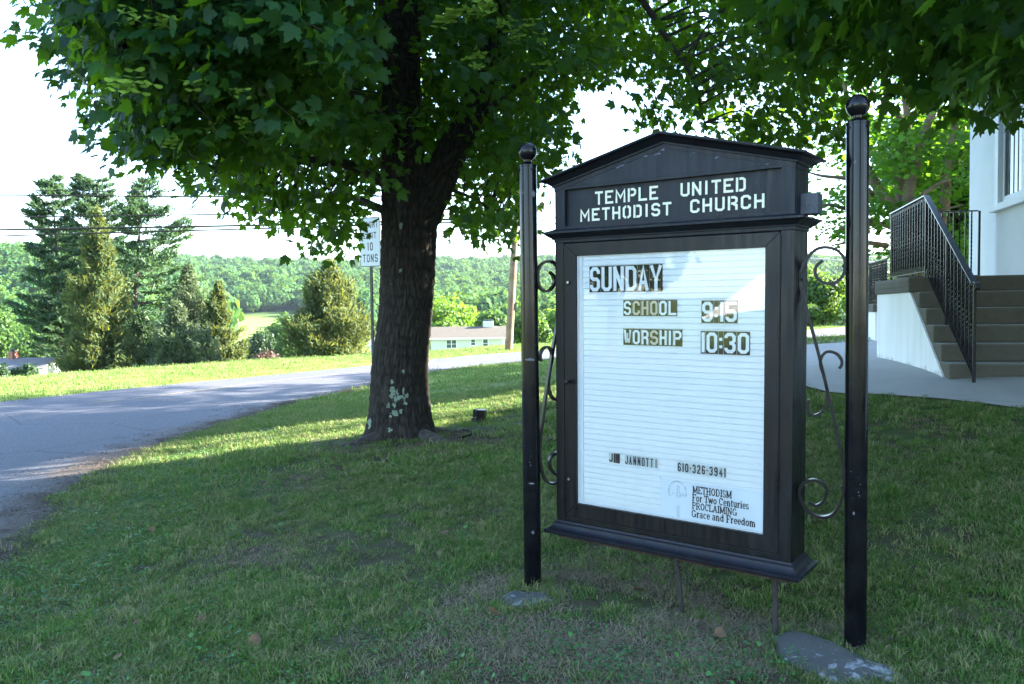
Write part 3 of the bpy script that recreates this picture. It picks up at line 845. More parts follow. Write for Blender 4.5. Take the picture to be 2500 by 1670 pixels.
# header box with recessed name panel and gable top
PKZ = 1.133 - 0.975
mb = MB()
px0, px1, pz0, pz1 = 0.062, 1.219, 0.7625, 0.9585
Zb, Zt = 0.7482, 0.975
mb.box(0, px0, 0, DP, Zb, Zt); mb.box(px1, W_, 0, DP, Zb, Zt)
mb.box(px0, px1, 0.0, DP, Zb, pz0); mb.box(px0, px1, 0.024, DP - .002, pz0, pz1)
mb.box(px0, px1, 0.0, DP, pz1, Zt)
mb.build('header', HP, sign)
mb = MB()
g = [(0, Zt + .0005), (W_, Zt + .0005), (W_ / 2, Zt + PKZ)]
mb.add([(x, 0.0, z) for x, z in g] + [(x, DP, z) for x, z in g], [(0, 1, 2), (5, 4, 3), (0, 3, 4, 1), (1, 4, 5, 2), (2, 5, 3, 0)])
# pediment face with flaking paint under the crown
mt2 = paint_black('pediment_paint', (0.012, 0.015, 0.021), brown=(0.012, 0.008, 0.012), speck=0.03, rough=0.45)
nt2 = mt2.node_tree; k = NT(nt2); bs = nt2.nodes['Principled BSDF']; old = bs.inputs['Base Color'].links[0].from_socket
oc = k.coord('Object'); xyz2 = k.sep(oc)
rake = k.math('SUBTRACT', 0.975 + PKZ, k.math('MULTIPLY', k.math('ABSOLUTE', k.math('SUBTRACT', xyz2[0], W_ / 2)), PKZ / (W_ / 2)))
dd = k.math('SUBTRACT', rake, xyz2[2])
nn1 = k.noise(k.coord('Object', (1, 1, 2.2)), 17, 6, 0.6, 0.3)
lim = k.math('MULTIPLY', k.math('SUBTRACT', nn1, 0.50), 0.30)
fl = k.math('LESS_THAN', dd, lim)
col = k.mix(k.math('MULTIPLY', fl, k.ramp(k.noise(oc, 40, 3), [(0.35, 0.4), (0.5, 1)])), old, (0.17, 0.17, 0.25))
k.L(col, bs.inputs['Base Color'])
mb.build('pediment', mt2, sign)
ring_mould('crown_moulding', [(0.003, 0.952), (0.0035, 0.9745), (0.012, 0.9755), (0.013, 0.984), (0.022, 0.9905), (0.034, 1.003), (0.046, 1.012), (0.050, 1.014), (0.060, 1.0150), (0.062, 1.0175), (0.062, 1.0265), (0.056, 1.0285)], HP, peak=PKZ)
# cream stencilled letters
def name_line(text, x0, x1, z0, z1, gap=0.20):
    n = len(text); wts = [0.55 if c == 'I' else (1.22 if c == 'M' else 1.0) for c in text]
    u_ = (x1 - x0) / (sum(wts) + gap * (n - 1)); x = x0
    for c, wt in zip(text, wts):
        mb = MB(); w = u_ * wt
        glyph(mb, c, x + (w * .1 if c == 'I' else 0), z0, w * (.8 if c == 'I' else 1), z1 - z0, 0.0116, -0.0235, STENCIL)
        mb.build('name_letter', M['cream'], sign)
        x += w + u_ * gap
name_line('TEMPLE', 0.236, 0.599, 0.8665, 0.9350, 0.28)
name_line('UNITED', 0.719, 1.046, 0.8690, 0.9350, 0.26)
name_line('METHODIST', 0.145, 0.671, 0.7835, 0.8490, 0.30)
name_line('CHURCH', 0.770, 1.134, 0.7855, 0.8510, 0.32)

# electrical box on the right side of the header
mb = MB(); mb.box(W_ + 0.001, W_ + 0.078, 0.075, 0.155, 0.7480, 0.842)
o = mb.build('electrical_box', M['grey_box'], sign, bevel=0.004)
mb = MB(); mb.box(W_ + 0.024, W_ + 0.046, 0.0715, 0.0752, 0.785, 0.810)
mb.build('box_cover', M['grey_box'], o)
# rusty underside and two conduits going down into the turf
mb = MB(); mb.box(0.01, W_ - 0.01, 0.006, DP - 0.004, -0.9400, -0.9185); mb.build('bottom_plate', M['rust'], sign)
M['conduit'] = simple('conduit', (0.028, 0.022, 0.020), .8, var=.4, scale=20)
inv = sm.inverted()
def tl(p): return np.array(inv @ Vector(p))
for top, bot, y, r_ in (((1648, 1362), (1665, 1452), 3.98, 0.012), ((1889, 1410), (1892, 1492), 3.72, 0.014)):
    a = P(top[0], top[1] - 12, y); b_ = P(bot[0], bot[1], y - 0.02); b_[2] = min(b_[2], Z(b_[0], b_[1]) - 0.02)
    mb = MB(); mb.tube([tl(a), tl(a * .6 + b_ * .4 + np.array([.006, 0, 0])), tl(b_)], r_, 12); mb.build('conduit', M['conduit'], sign, smooth_sh=True)

# two posts with ball finials
POSTS = [(0.0977, 4.3514, 2.322, 0.0478, 0.0), (1.5420, 3.5596, 2.350, 0.0478, 0.0)]
for (x, y, h, r_, _) in POSTS:
    n = 40; mb = MB()
    prof = [(r_, -0.12), (r_, 0.5), (r_, 1.2), (r_, 1.8), (r_, h - 0.004)]
    mb.lathe(prof, n)
    po = mb.build('post', M['post_paint'], None, smooth_sh=True)
    po.parent = sign; po.matrix_parent_inverse = inv; po.location = (x, y, 0)
    mb = MB()
    br = 0.0505
    prof = [(r_ + .003, -0.004), (r_ + .003, 0.004), (r_ - .006, 0.010), (0.026, 0.016), (0.020, 0.024), (0.021, 0.034)]
    for a in range(-60, 91, 6):
        prof.append((br * math.cos(R(a)) + 1e-4, 0.078 + br * math.sin(R(a))))
    mb.lathe(prof, n, c=(0, 0, h))
    mb.build('ball_finial', M['post_paint'], po, smooth_sh=True)
    for a in (-60, 200):
        mb = MB()
        c_a = np.array([math.cos(R(a)), math.sin(R(a))])
        mb.tube([(c_a[0] * (r_ - .002), c_a[1] * (r_ - .002), h - .02), (c_a[0] * (r_ + .006), c_a[1] * (r_ + .006), h - .02)], 0.006, 8)
        mb.build('bolt', M['post_paint'], po, smooth_sh=True)

# wrought-iron scroll brackets between case and posts, each in its own upright plane
def bracket(A, B, name='scroll_bracket'):
    """A: point on the case side, B: point on the post, coordinates (s across 0..1, z)"""
    A = np.array(A, float); B = np.array(B, float); d = B - A; Lh = np.linalg.norm(d[:2]); d = d / Lh; nrm = np.array([-d[1], d[0], 0])
    def pt(s, z): return tl((A[0] + d[0] * s * Lh, A[1] + d[1] * s * Lh, z))
    nl = np.array(inv.to_3x3() @ Vector(nrm))
    mb = MB()
    def rib(pts, w=0.030, t=0.013): mb.ribbon([pt(*p) for p in catmull(pts, 5)], nl, w, t)
    # s, z measured off the photograph (z: 0 bottom of the lower scroll, 1 top of the upper ring)
    rib([(.01, 1.660), (.03, 1.700), (.15, 1.755), (.33, 1.798), (.54, 1.811), (.78, 1.800), (.95, 1.768), (.995, 1.728), (.95, 1.682), (.80, 1.652), (.62, 1.647), (.45, 1.662), (.35, 1.695), (.38, 1.728), (.52, 1.752)])
    rib([(.01, 1.700), (.02, 1.650), (.13, 1.56), (.27, 1.45), (.43, 1.327), (.55, 1.224), (.67, 1.12), (.77, 1.03), (.88, .92), (.963, .833), (.992, .77), (.99, .722), (.93, .661), (.77, .60), (.56, .579), (.33, .585), (.13, .618), (.01, .675), (.04, .710), (.14, .735), (.34, .747), (.52, .735), (.62, .703), (.55, .655), (.39, .630), (.22, .644)])
    rib([(.545, 1.232), (.475, 1.275), (.487, 1.310), (.58, 1.335), (.691, 1.339), (.83, 1.328), (.923, 1.303), (.93, 1.28), (.875, 1.263)])
    rib([(.585, 1.195), (.625, 1.15), (.605, 1.104), (.50, 1.062), (.346, 1.045), (.23, 1.058), (.187, 1.084), (.22, 1.117)])
    o = mb.build(name, M['iron'], sign, smooth_sh=True)
    for s, z in ((.99, 1.725), (.975, .722), (.02, 1.668), (.02, .68)):
        p = np.array([A[0] + d[0] * s * Lh, A[1] + d[1] * s * Lh, z]); q = p + (d * -0.011 if s > .5 else d * 0.011)
        mb2 = MB(); mb2.tube([tl(p), tl(q)], 0.006, 6)
        mb2.build('bracket_bolt', M['iron'], o, smooth_sh=True)
Rm = np.array([SGO[i] + SGA[i] * (W_ + .002) - SGN[i] * DP * .42 for i in range(3)])
Lm = np.array([SGO[i] + SGA[i] * (-.002) - SGN[i] * DP * .42 for i in range(3)])
pr_, pl_ = POSTS[1], POSTS[0]
def post_pt(pp, frm):
    d = np.array([frm[0] - pp[0], frm[1] - pp[1]]); d /= np.linalg.norm(d); return (pp[0] + d[0] * pp[3], pp[1] + d[1] * pp[3], 0)

bracket([Rm[0], Rm[1], 0], post_pt(pr_, Rm))
bracket([Lm[0], Lm[1], 0], post_pt(pl_, Lm))

# worn spots on the posts where the paint has come off
M['chip_white'] = simple('chip_white', (0.12, 0.12, 0.13), 0.7, var=.5, scale=160)
def worn(pi, z, a0, a1, h, seed):
    x0, y0, _, r_, _2 = POSTS[pi]; n = 14; mb = MB(); vs = []
    for i in range(n + 1):
        a = R(a0 + (a1 - a0) * i / n); e_ = math.sin(math.pi * i / n) ** .4
        for s_ in (-1, 1):
            zz = z + s_ * h * .5 * e_ * (1 + .7 * float(vnoise(i * .9, s_ * 3.1, seed, seed))); vs.append((math.cos(a) * (r_ + .0012), math.sin(a) * (r_ + .0012), zz))
    mb.add(vs, [(2 * i, 2 * i + 2, 2 * i + 3, 2 * i + 1) for i in range(n)])
    o = mb.build('paint_chip', M['chip_white'], posts_o[pi])
posts_o = [o for o in sign.children if o.name.split('.')[0] == 'post']
worn(0, 1.275, -125, -58, .012, 3); worn(0, .60, -110, -72, .008, 4); worn(0, .33, -95, -78, .016, 5); worn(1, .62, -130, -118, .012, 6)
worn(0, 2.17, -70, -40, .03, 7); worn(1, 1.0, -60, -52, .006, 8)
# ------------------------------------------------------------------ church, steps, railings
def plaster(name, base, dirt, scale=1.0):
    mt, nt, b = newmat(name); k = NT(nt)
    c = k.coord('Object'); cs = k.coord('Object', (3, 3, .35))
    col = k.mix(k.ramp(k.noise(cs, 1.6, 6, 0.65), [(0.42, 0), (0.78, 0.6)]), base, dirt)
    xyz_ = k.sep(c)
    low = k.math('ADD', k.math('MULTIPLY', xyz_[2], 4.0), k.math('MULTIPLY', k.noise(c, 9, 6, .7), 1.3))
    col = k.mix(k.ramp(low, [(0.55, .75), (0.95, 0)]), col, (0.10, 0.09, 0.075))
    k.L(col, b.inputs['Base Color']); b.inputs['Roughness'].default_value = 0.9
    k.bump(b, k.noise(c, 30, 6), 0.3, 0.006)
    return mt
M['stucco'] = plaster('stucco', (0.84, 0.85, 0.85), (0.62, 0.64, 0.63))
M['wall_paint'] = simple('wall_paint', (0.83, 0.85, 0.87), 0.85, var=0.03, scale=2.5, bump=0.05)
mt, nt, b = newmat('old_concrete'); k = NT(nt); c = k.coord('Object')
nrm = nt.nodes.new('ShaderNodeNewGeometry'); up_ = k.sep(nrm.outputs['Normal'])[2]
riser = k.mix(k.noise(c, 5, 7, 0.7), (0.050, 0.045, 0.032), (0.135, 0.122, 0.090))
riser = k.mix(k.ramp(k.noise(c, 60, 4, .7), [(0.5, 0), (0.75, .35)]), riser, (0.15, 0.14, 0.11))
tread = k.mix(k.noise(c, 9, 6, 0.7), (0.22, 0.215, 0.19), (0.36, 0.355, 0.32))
k.L(k.mix(k.ramp(up_, [(0.25, 0), (0.7, 1)]), riser, tread), b.inputs['Base Color']); b.inputs['Roughness'].default_value = 0.92  # colour follows face direction: riser shade and nosing highlight painted in
k.bump(b, k.noise(c, 50, 5), 0.4, 0.006); M['old_concrete'] = mt

RS, RUN = 0.176, 0.295
def frame_at(o):
    o.location = (SC0[0], SC0[1], SZ - 0.0); o.rotation_euler = (0, 0, -SA)
st = empty('church_steps', (0, 0, 0), 'six broad concrete steps with a white plastered side wall climbing to the church landing', 'steps')
frame_at(st)
HT = 6 * RS
for i in range(6):
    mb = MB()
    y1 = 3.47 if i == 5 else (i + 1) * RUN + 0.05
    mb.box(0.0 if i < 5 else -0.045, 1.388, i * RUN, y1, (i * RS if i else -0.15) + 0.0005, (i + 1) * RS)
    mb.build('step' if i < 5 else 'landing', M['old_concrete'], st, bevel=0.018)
mb = MB()
prof = [(0.02, -0.15), (3.44, -0.15), (3.44, HT - RS - .002), (5 * RUN + .02, HT - RS - .002), (0.05, 0.01)]
n = len(prof)
mb.add([(0.004, p, z) for p, z in prof] + [(0.16, p, z) for p, z in prof], [tuple(reversed(range(n))), tuple(range(n, 2 * n))] + [(i, (i + 1) % n, (i + 1) % n + n, i + n) for i in range(n)])
mb.build('stringer', M['old_concrete'], st)
prof = [(0.16, -0.15), (3.43, -0.15), (3.43, HT - 0.135), (1.60, HT - 0.135), (0.13, 0.02)]
mb = MB(); n = len(prof)
mb.add([(-0.018, p, z) for p, z in prof] + [(0.003, p, z) for p, z in prof], [tuple(reversed(range(n))), tuple(range(n, 2 * n))] + [(i, (i + 1) % n, (i + 1) % n + n, i + n) for i in range(n)])
mb.build('side_wall', M['stucco'], st)
mb = MB(); mb.box(-0.05, 0.30, 1.49, 3.46, HT - 0.134, HT - 0.003)
# rounded nosing of the landing edge
mb.build('landing_cap', M['old_concrete'], st, bevel=0.035)

def bal_mesh(h, twisted):
    mb = MB(); s = 0.0075; n = 34 if twisted else 1; vs = []
    for i in range(n + 1):
        z = h * i / n
        t = 0.0 if not twisted else max(0, min(1, (z / h - .06) / .88)) * math.pi * 7
        r_ = s * (1.5 if twisted else 1.35)
        for a in range(4): vs.append((r_ * math.cos(t + a * math.pi / 2 + .78), r_ * math.sin(t + a * math.pi / 2 + .78), z))
    fs = [(i * 4 + a, i * 4 + (a + 1) % 4, (i + 1) * 4 + (a + 1) % 4, (i + 1) * 4 + a) for i in range(n) for a in range(4)]
    mb.add(vs, fs); me = bpy.data.meshes.new('baluster'); me.from_pydata(mb.v, [], mb.f); me.update(); me.materials.append(M['rail_paint']); return me
BT, BP = bal_mesh(0.80, True), bal_mesh(0.80, False)
def railing(name, label, segs, newels, cat='railing', parent_frame=True):
    """segs: list of ((q,p,zb,zt),(q,p,zb,zt),spacing)"""
    t = empty(name, (0, 0, 0), label, cat)
    frame_at(t)
    for a, b_, sp in segs:
        a = np.array(a, float); b_ = np.array(b_, float)
        L0 = np.linalg.norm((b_ - a)[:2]); n = max(2, int(L0 / sp))
        for i in range(1, n):
            f = i / n; q = a + (b_ - a) * f
            o = link('baluster', BT if i % 2 else BP, None, t, (q[0], q[1], q[2]))
            o.scale = (1, 1, (q[3] - q[2]) / 0.80)
        mb = MB(); d = (b_ - a)[:2] / L0; nrm_ = np.array([d[1], -d[0], 0])
        def prof(za, zb2, hw, hh):
            mb.add([tuple(np.array([p_[0], p_[1], z_]) + nrm_ * sx * hw + np.array([0, 0, sz * hh])) for p_, z_ in ((a, za), (b_, zb2)) for sx, sz in ((-1, -1), (1, -1), (1, 1), (-1, 1))],
                   [(0, 1, 5, 4), (1, 2, 6, 5), (2, 3, 7, 6), (3, 0, 4, 7), (0, 3, 2, 1), (4, 5, 6, 7)])
        prof(a[3], b_[3], 0.030, 0.008); mb.build('handrail', M['hand_sky_tint'], t, bevel=.003)
        mb = MB(); prof(a[2], b_[2], 0.012, 0.005); mb.build('bottom_rail', M['rail_paint'], t)
    for q, p, z0, z1 in newels:
        mb = MB(); mb.box(q - .013, q + .013, p - .013, p + .013, z0, z1); mb.build('newel', M['rail_paint'], t, bevel=.002)
    return t
zt0 = 2.77 - SZ; zb0 = HT + 0.062
rl = railing('stair_railing', 'black iron railing with twisted balusters down the left side of the church steps', [((.15, 1.55, zb0, zt0), (.15, 3.40, zb0, zt0), 0.062), ((.15, -0.20, .085, 1.734 - SZ), (.15, 1.55, zb0, zt0), 0.062)],
        [(.15, 1.55, HT, zt0), (.15, 3.40, HT, zt0), (.15, -.217, -.03, 1.725 - SZ), (.15, .70, .5, 1.28 + .15)])
mb = MB(); mb.ribbon([(.15, -.19, 1.738 - SZ), (.15, -.26, 1.742 - SZ), (.15, -.30, 1.728 - SZ), (.15, -.30, 1.69 - SZ), (.15, -.27, 1.675 - SZ)], (1, 0, 0), .045, .012); mb.build('handrail_scroll', M['rail_paint'], rl)
railing('landing_railing', 'black iron railing across the far end of the church landing', [((.20, 3.40, zb0, zt0), (1.20, 3.40, zb0, zt0), 0.07)], [(1.22, 3.40, HT, zt0)])
# second, lower porch farther along the walk
sp2 = empty('side_porch', (0, 0, 0), 'low white porch wall with grey cap seen just beyond the church steps', 'porch')
pp = P(2136, 800, 16.0); sp2.location = (pp[0], pp[1], 0.70); sp2.rotation_euler = (0, 0, -SA)
mb = MB(); mb.box(0.0, 2.2, 0.0, 2.0, -0.1, 0.70); mb.build('porch_wall', M['stucco'], sp2)
mb = MB(); mb.box(-0.05, 2.25, -0.05, 2.05, 0.701, 0.86); mb.build('porch_cap', M['old_concrete'], sp2, bevel=0.02)
def rail_local(parent, q0, p0, q1, p1, zb, zt, sp):
    L0 = math.hypot(q1 - q0, p1 - p0); n = int(L0 / sp)
    for i in range(n + 1):
        f = i / n; o = link('baluster', BT if i % 2 else BP, None, parent, (q0 + (q1 - q0) * f, p0 + (p1 - p0) * f, zb)); o.scale = (1, 1, (zt - zb) / .8)
    mb = MB(); mb.tube([(q0, p0, zt), (q1, p1, zt)], 0.016, 6); mb.build('handrail', M['rail_paint'], parent)
pr2 = empty('porch_railing', (pp[0], pp[1], 1.56), 'small black iron railing on the low porch behind the church steps', 'railing'); pr2.rotation_euler = (0, 0, -SA)
rail_local(pr2, .22, .03, .22, 1.9, .0, .90, .08)

ch = empty('church', (0, 0, 0), 'white plastered church wall with a tall window beside the steps', 'church')
ch.location = (SC0[0], SC0[1], SZ); ch.rotation_euler = (0, 0, -SA)
q0, q1, p0, p1, zt = 1.40, 9.6, -4.6, 4.487, 6.4
wp0, wp1, wz0, wz1 = 1.62, 3.20, 2.02, 4.60      # window opening
mb = MB()
mb.box(q0, q0 + .3, p0, wp0, -.3, zt); mb.box(q0, q0 + .3, wp1, p1, -.3, zt)
mb.box(q0, q0 + .3, wp0, wp1, -.3, wz0); mb.box(q0, q0 + .3, wp0, wp1, wz1, zt)
mb.box(q0 + .3, q1, p1 - .3, p1, -.3, zt); mb.box(q0 + .3, q1, p0, p0 + .3, -.3, zt); mb.box(q1 - .3, q1, p0 + .3, p1 - .3, -.3, zt)
mid = (q0 + q1) / 2
for pa, pb in ((p0, p0 + .3), (p1 - .3, p1)):
    mb.add([(q0, pa, zt + .001), (q1, pa, zt + .001), (mid, pa, zt + 3.3), (q0, pb, zt + .001), (q1, pb, zt + .001), (mid, pb, zt + 3.3)], [(0, 1, 2), (5, 4, 3), (0, 3, 4, 1), (1, 4, 5, 2), (2, 5, 3, 0)])
mb.build('wall', M['wall_paint'], ch)
M['shingle'] = simple('shingle', (0.10, 0.09, 0.085), 0.9, var=.3, scale=12, bump=.4)
mb = MB()
for s in (-1, 1):
    e0 = mid + s * (mid - q0 + .35); ez = zt - .28
    mb.add([(e0, p0 - .3, ez), (mid, p0 - .3, zt + 3.36), (mid, p1 + .3, zt + 3.36), (e0, p1 + .3, ez), (e0, p0 - .3, ez + .12), (mid, p0 - .3, zt + 3.48), (mid, p1 + .3, zt + 3.48), (e0, p1 + .3, ez + .12)],
           [(0, 1, 2, 3), (7, 6, 5, 4), (0, 4, 5, 1), (3, 2, 6, 7), (0, 3, 7, 4)])
mb.build('roof', M['shingle'], ch)
M['trim'] = simple('trim', (0.76, 0.78, 0.80), 0.5, var=.02)
mt, nt, b = newmat('window_glass'); b.inputs['Base Color'].default_value = (0.012, 0.02, 0.02, 1); b.inputs['Roughness'].default_value = 0.04; b.inputs['Specular IOR Level'].default_value = 1.0; k = NT(nt)
k.bump(b, k.noise(k.coord(), 2.2, 3), 0.25, 0.02); M['window_glass'] = mt
x_ = q0 - .03
mb = MB()
mb.box(x_, q0 + .05, wp1 - .005, wp1 + .13, wz0 - .0, wz1 + .12); mb.box(x_, q0 + .05, wp0 - .13, wp0 + .005, wz0, wz1 + .12); mb.box(x_ - .003, q0 + .05, wp0 - .002, wp1 + .002, wz1 - .005, wz1 + .123)
wf = mb.build('window_frame', M['trim'], ch, bevel=.004)
mb = MB(); mb.box(x_ - .05, q0 + .05, wp0 - .17, wp1 + .17, wz0 - .09, wz0 - .001); mb.build('window_sill', M['trim'], wf, bevel=.006)
mb = MB()
for a, c in ((2.46, 3.19), (1.63, 2.36)):
    mb.box(q0 + .02, q0 + .06, a, a + .07, wz0 + .002, wz1 - .006); mb.box(q0 + .02, q0 + .06, c - .07, c, wz0 + .002, wz1 - .006)
    mb.box(q0 + .021, q0 + .059, a + .07, c - .07, wz0 + .002, wz0 + .09); mb.box(q0 + .021, q0 + .059, a + .07, c - .07, wz1 - .09, wz1 - .006)
mb.box(q0 + .0, q0 + .07, 2.36, 2.46, wz0, wz1 - .006)
mb.build('sash', M['trim'], wf, bevel=.003)
for a, c in ((2.53, 3.12), (1.70, 2.29)):
    mb = MB(); mb.box(q0 + .035, q0 + .045, a, c, wz0 + .09, wz1 - .09); mb.build('window_pane', M['window_glass'], wf)
mb = MB()
for a, c in ((2.53, 3.12), (1.70, 2.29)):
    for i in (1, 2, 3): mb.box(q0 + .029, q0 + .035, a + (c - a) * i / 4 - .006, a + (c - a) * i / 4 + .006, wz0 + .09, wz1 - .09)
mb.build('glazing_bar', M['rail_paint'], wf)

# added building, unseen at the right, its ridge shaped to shade the lawn
shade_hall = empty('added_shade_hall', (8.9, 11.5, .7), 'added white building out of view at the right, shaped to cast the shadow edge on the lawn', 'shade_hall'); shade_hall.rotation_euler = (0, 0, -R(39.5))
mb = MB(); mb.add([(0, -.4, -.5), (4.6, -.4, -.5), (4.6, 9.6, -.5), (0, 9.6, -.5), (0, -.4, 4.0), (4.6, -.4, 4.0), (4.6, 9.6, 4.0), (0, 9.6, 4.0), (0.9, -.4, 5.3), (0.9, 9.6, 5.3)],
    [(3, 0, 4, 7), (1, 2, 6, 5), (0, 1, 5, 8, 4), (2, 3, 7, 9, 6)]); mb.build('wall', M['wall_paint'], shade_hall)
mb = MB(); mb.add([(-.3, -.6, 3.72), (.9, -.6, 5.42), (4.9, -.6, 3.9), (-.3, 9.9, 3.72), (.9, 9.9, 5.42), (4.9, 9.9, 3.9)], [(0, 1, 4, 3), (1, 2, 5, 4)]); mb.build('roof', M['shingle'], shade_hall)
# ------------------------------------------------------------------ maples: trunk, limbs and real leaves
def leaf_shape(detail=2):
    """maple leaf in the xy plane, stem at the origin, tip towards +y, unit length"""
    half = [(0.0, 0.0), (0.20, 0.02), (0.33, -0.06), (0.36, 0.10), (0.56, 0.14), (0.42, 0.26), (0.62, 0.42), (0.52, 0.48), (0.60, 0.66), (0.40, 0.60), (0.26, 0.52), (0.27, 0.70), (0.17, 0.76), (0.14, 0.88), (0.0, 1.05)]
    if detail == 1:
        half = [(0.0, 0.0), (0.32, -0.05), (0.35, 0.12), (0.60, 0.44), (0.56, 0.64), (0.27, 0.52), (0.20, 0.78), (0.0, 1.05)]
    if detail == 0:
        half = [(0.0, 0.0), (0.50, 0.10), (0.50, 0.62), (0.0, 1.0)]
    r_ = half; l_ = [(-x, y) for x, y in reversed(half[1:-1])]
    pts = r_ + l_
    c = (0.0, 0.34)
    v = np.array([[c[0], c[1], 0.03]] + [[x, y, 0.0] for x, y in pts])
    v[:, 2] += -0.22 * v[:, 0] ** 2 - 0.12 * (v[:, 1] - 0.3) ** 2 + 0.05 * np.abs(v[:, 0])
    n = len(pts)
    f = np.array([[0, 1 + i, 1 + (i + 1) % n] for i in range(n)])
    return v, f

def frames(nrm, tip):
    nrm = nrm / np.linalg.norm(nrm, axis=1, keepdims=True)
    tip = tip - nrm * np.sum(tip * nrm, 1, keepdims=True)
    tip = tip / (np.linalg.norm(tip, axis=1, keepdims=True) + 1e-9)
    side = np.cross(tip, nrm)
    return np.stack([side, tip, nrm], 2)      # columns x, y, z

def leaves_mesh(name, pos, Rm_, scl, tint, shape):
    v, f = shape
    N, kk = len(pos), len(v)
    curl = 0.4 + rng.random(N) * 3.2
    vv = np.repeat(v[None], N, 0); vv[:, :, 2] *= curl[:, None]
    w = np.einsum('nij,nkj->nki', Rm_, vv) * scl[:, None, None] + pos[:, None, :]
    ff = f[None] + (np.arange(N) * kk)[:, None, None]
    return mesh_np(name, w.reshape(-1, 3), ff.reshape(-1, 3), {'tint': np.repeat(tint, kk)})

def clump_leaves(cl, per, spread, size, cen, flat=0.55, droop=0.45, out_w=0.7, up_w=0.75, rnd=0.55):
    N = len(cl) * per
    c = np.repeat(cl, per, 0)
    off = np.clip(rng.normal(size=(N, 3)), -1.7, 1.7) * spread * np.array([1, 1, flat])
    pos = c + off
    out = pos - cen; out[:, 2] *= 0.3; out /= (np.linalg.norm(out, axis=1, keepdims=True) + 1e-9)
    nrm = out * out_w + np.array([0, 0, up_w]) + rng.normal(size=(N, 3)) * rnd
    tip = off / (np.linalg.norm(off, axis=1, keepdims=True) + 1e-9) * 0.7 + out * 0.4 + np.array([0, 0, -droop]) + rng.normal(size=(N, 3)) * 0.3
    return pos, frames(nrm, tip), size * (0.55 + 0.75 * rng.random(N)), np.clip(np.repeat(rng.random(len(cl)), per) * .5 + rng.random(N) * .5, 0, 1)

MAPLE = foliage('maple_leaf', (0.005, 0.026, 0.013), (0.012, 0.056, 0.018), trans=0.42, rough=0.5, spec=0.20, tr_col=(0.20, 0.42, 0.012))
SEED = foliage('maple_seed', (0.13, 0.24, 0.030), (0.26, 0.42, 0.06), trans=0.35, rough=0.6, tr_col=(0.3, 0.5, 0.05))
mt, nt, b = newmat('bark'); k = NT(nt); c = k.coord('Object')
cv = k.coord('Object', (1, 1, .38))
bh = k.noise(cv, 30, 8, .65, .4); at = k.attr('ridge')
col = k.mix(k.math('ADD', k.math('MULTIPLY', at, .55), k.math('MULTIPLY', bh, .5)), (0.004, 0.0035, 0.003), (0.060, 0.052, 0.043))
col = k.mix(k.ramp(k.noise(c, 3.5, 5, .7), [(0.55, 0), (0.75, .5)]), col, (0.05, 0.05, 0.043))
col = k.mix(k.ramp(k.noise(c, 38, 3, .6), [(0.70, 0), (0.74, .7)]), col, (0.22, 0.24, 0.20))
k.L(col, b.inputs['Base Color']); b.inputs['Roughness'].default_value = 0.95; b.inputs['Specular IOR Level'].default_value = 0.15
k.bump(b, bh, 0.8, 0.012); M['bark'] = mt
M['root'] = simple('root', (0.050, 0.042, 0.034), .95, var=.5, scale=14, bump=.8)
M['twig'] = simple('twig', (0.030, 0.022, 0.016), 0.9, var=.4, scale=12)
M['lichen'] = simple('lichen', (0.20, 0.26, 0.195), 0.95, var=.25, scale=30, bump=.8)

def stem_mesh(name, pts, rad, nth=150, nz=260, flare=None, amp=1.0, seed=0):
    """ridged bark surface round a bent axis; returns object and sampler"""
    cpts = np.array(catmull(pts, 10)); cr = np.interp(np.linspace(0, 1, len(cpts)), np.linspace(0, 1, len(rad)), rad)
    d = np.r_[0, np.cumsum(np.linalg.norm(np.diff(cpts, axis=0), axis=1))]
    t = np.linspace(0, d[-1], nz); C_ = np.stack([np.interp(t, d, cpts[:, i]) for i in range(3)], 1); rr_ = np.interp(t, d, cr)
    T = np.gradient(C_, axis=0); T /= np.linalg.norm(T, axis=1, keepdims=True)
    X = np.cross(T, np.array([0, 1.0, 0.02])); X /= np.linalg.norm(X, axis=1, keepdims=True); Y = np.cross(T, X)
    th = np.linspace(0, 2 * np.pi, nth, endpoint=False)
    TH, TT = np.meshgrid(th, t)
    ci = np.cos(TH); si = np.sin(TH); rb = rr_[:, None] * np.ones_like(TH)
    # long furrows with cross links
    u1 = TH * rb * 34 / 1.0; wob_ = 1.8 * vnoise(ci * 2, si * 2, TT * 2.2, seed + 4)
    fr1 = vnoise(ci * rb * 46 + wob_, si * rb * 46 + wob_, TT * 8.5, seed + 5)
    fr2 = vnoise(ci * rb * 95, si * rb * 95, TT * 26, seed + 6)
    rg = 1 - np.abs(fr1); rg = 1 - rg ** 1.6
    dep = amp * (0.019 * rg + 0.006 * fr2)
    lump = 0.03 * vnoise(ci * 1.4, si * 1.4, TT * 1.3, seed + 8) * rb * 3
    rr2 = rb + dep * np.minimum(1, rb / .2) + lump * .5
    if flare is not None: rr2 = rr2 + flare(TH, TT)
    V = C_[:, None, :] + X[:, None, :] * (rr2 * np.cos(TH))[..., None] + Y[:, None, :] * (rr2 * np.sin(TH))[..., None]
    i = np.arange((nz - 1) * nth); r_ = i // nth; c_ = i % nth; a = r_ * nth + c_; b_ = r_ * nth + (c_ + 1) % nth
    f = np.stack([a, b_, b_ + nth, a + nth], 1)
    me = mesh_np(name, V.reshape(-1, 3), f, {'ridge': np.clip(rg + .25 * fr2, 0, 1).ravel()})
    return me, V

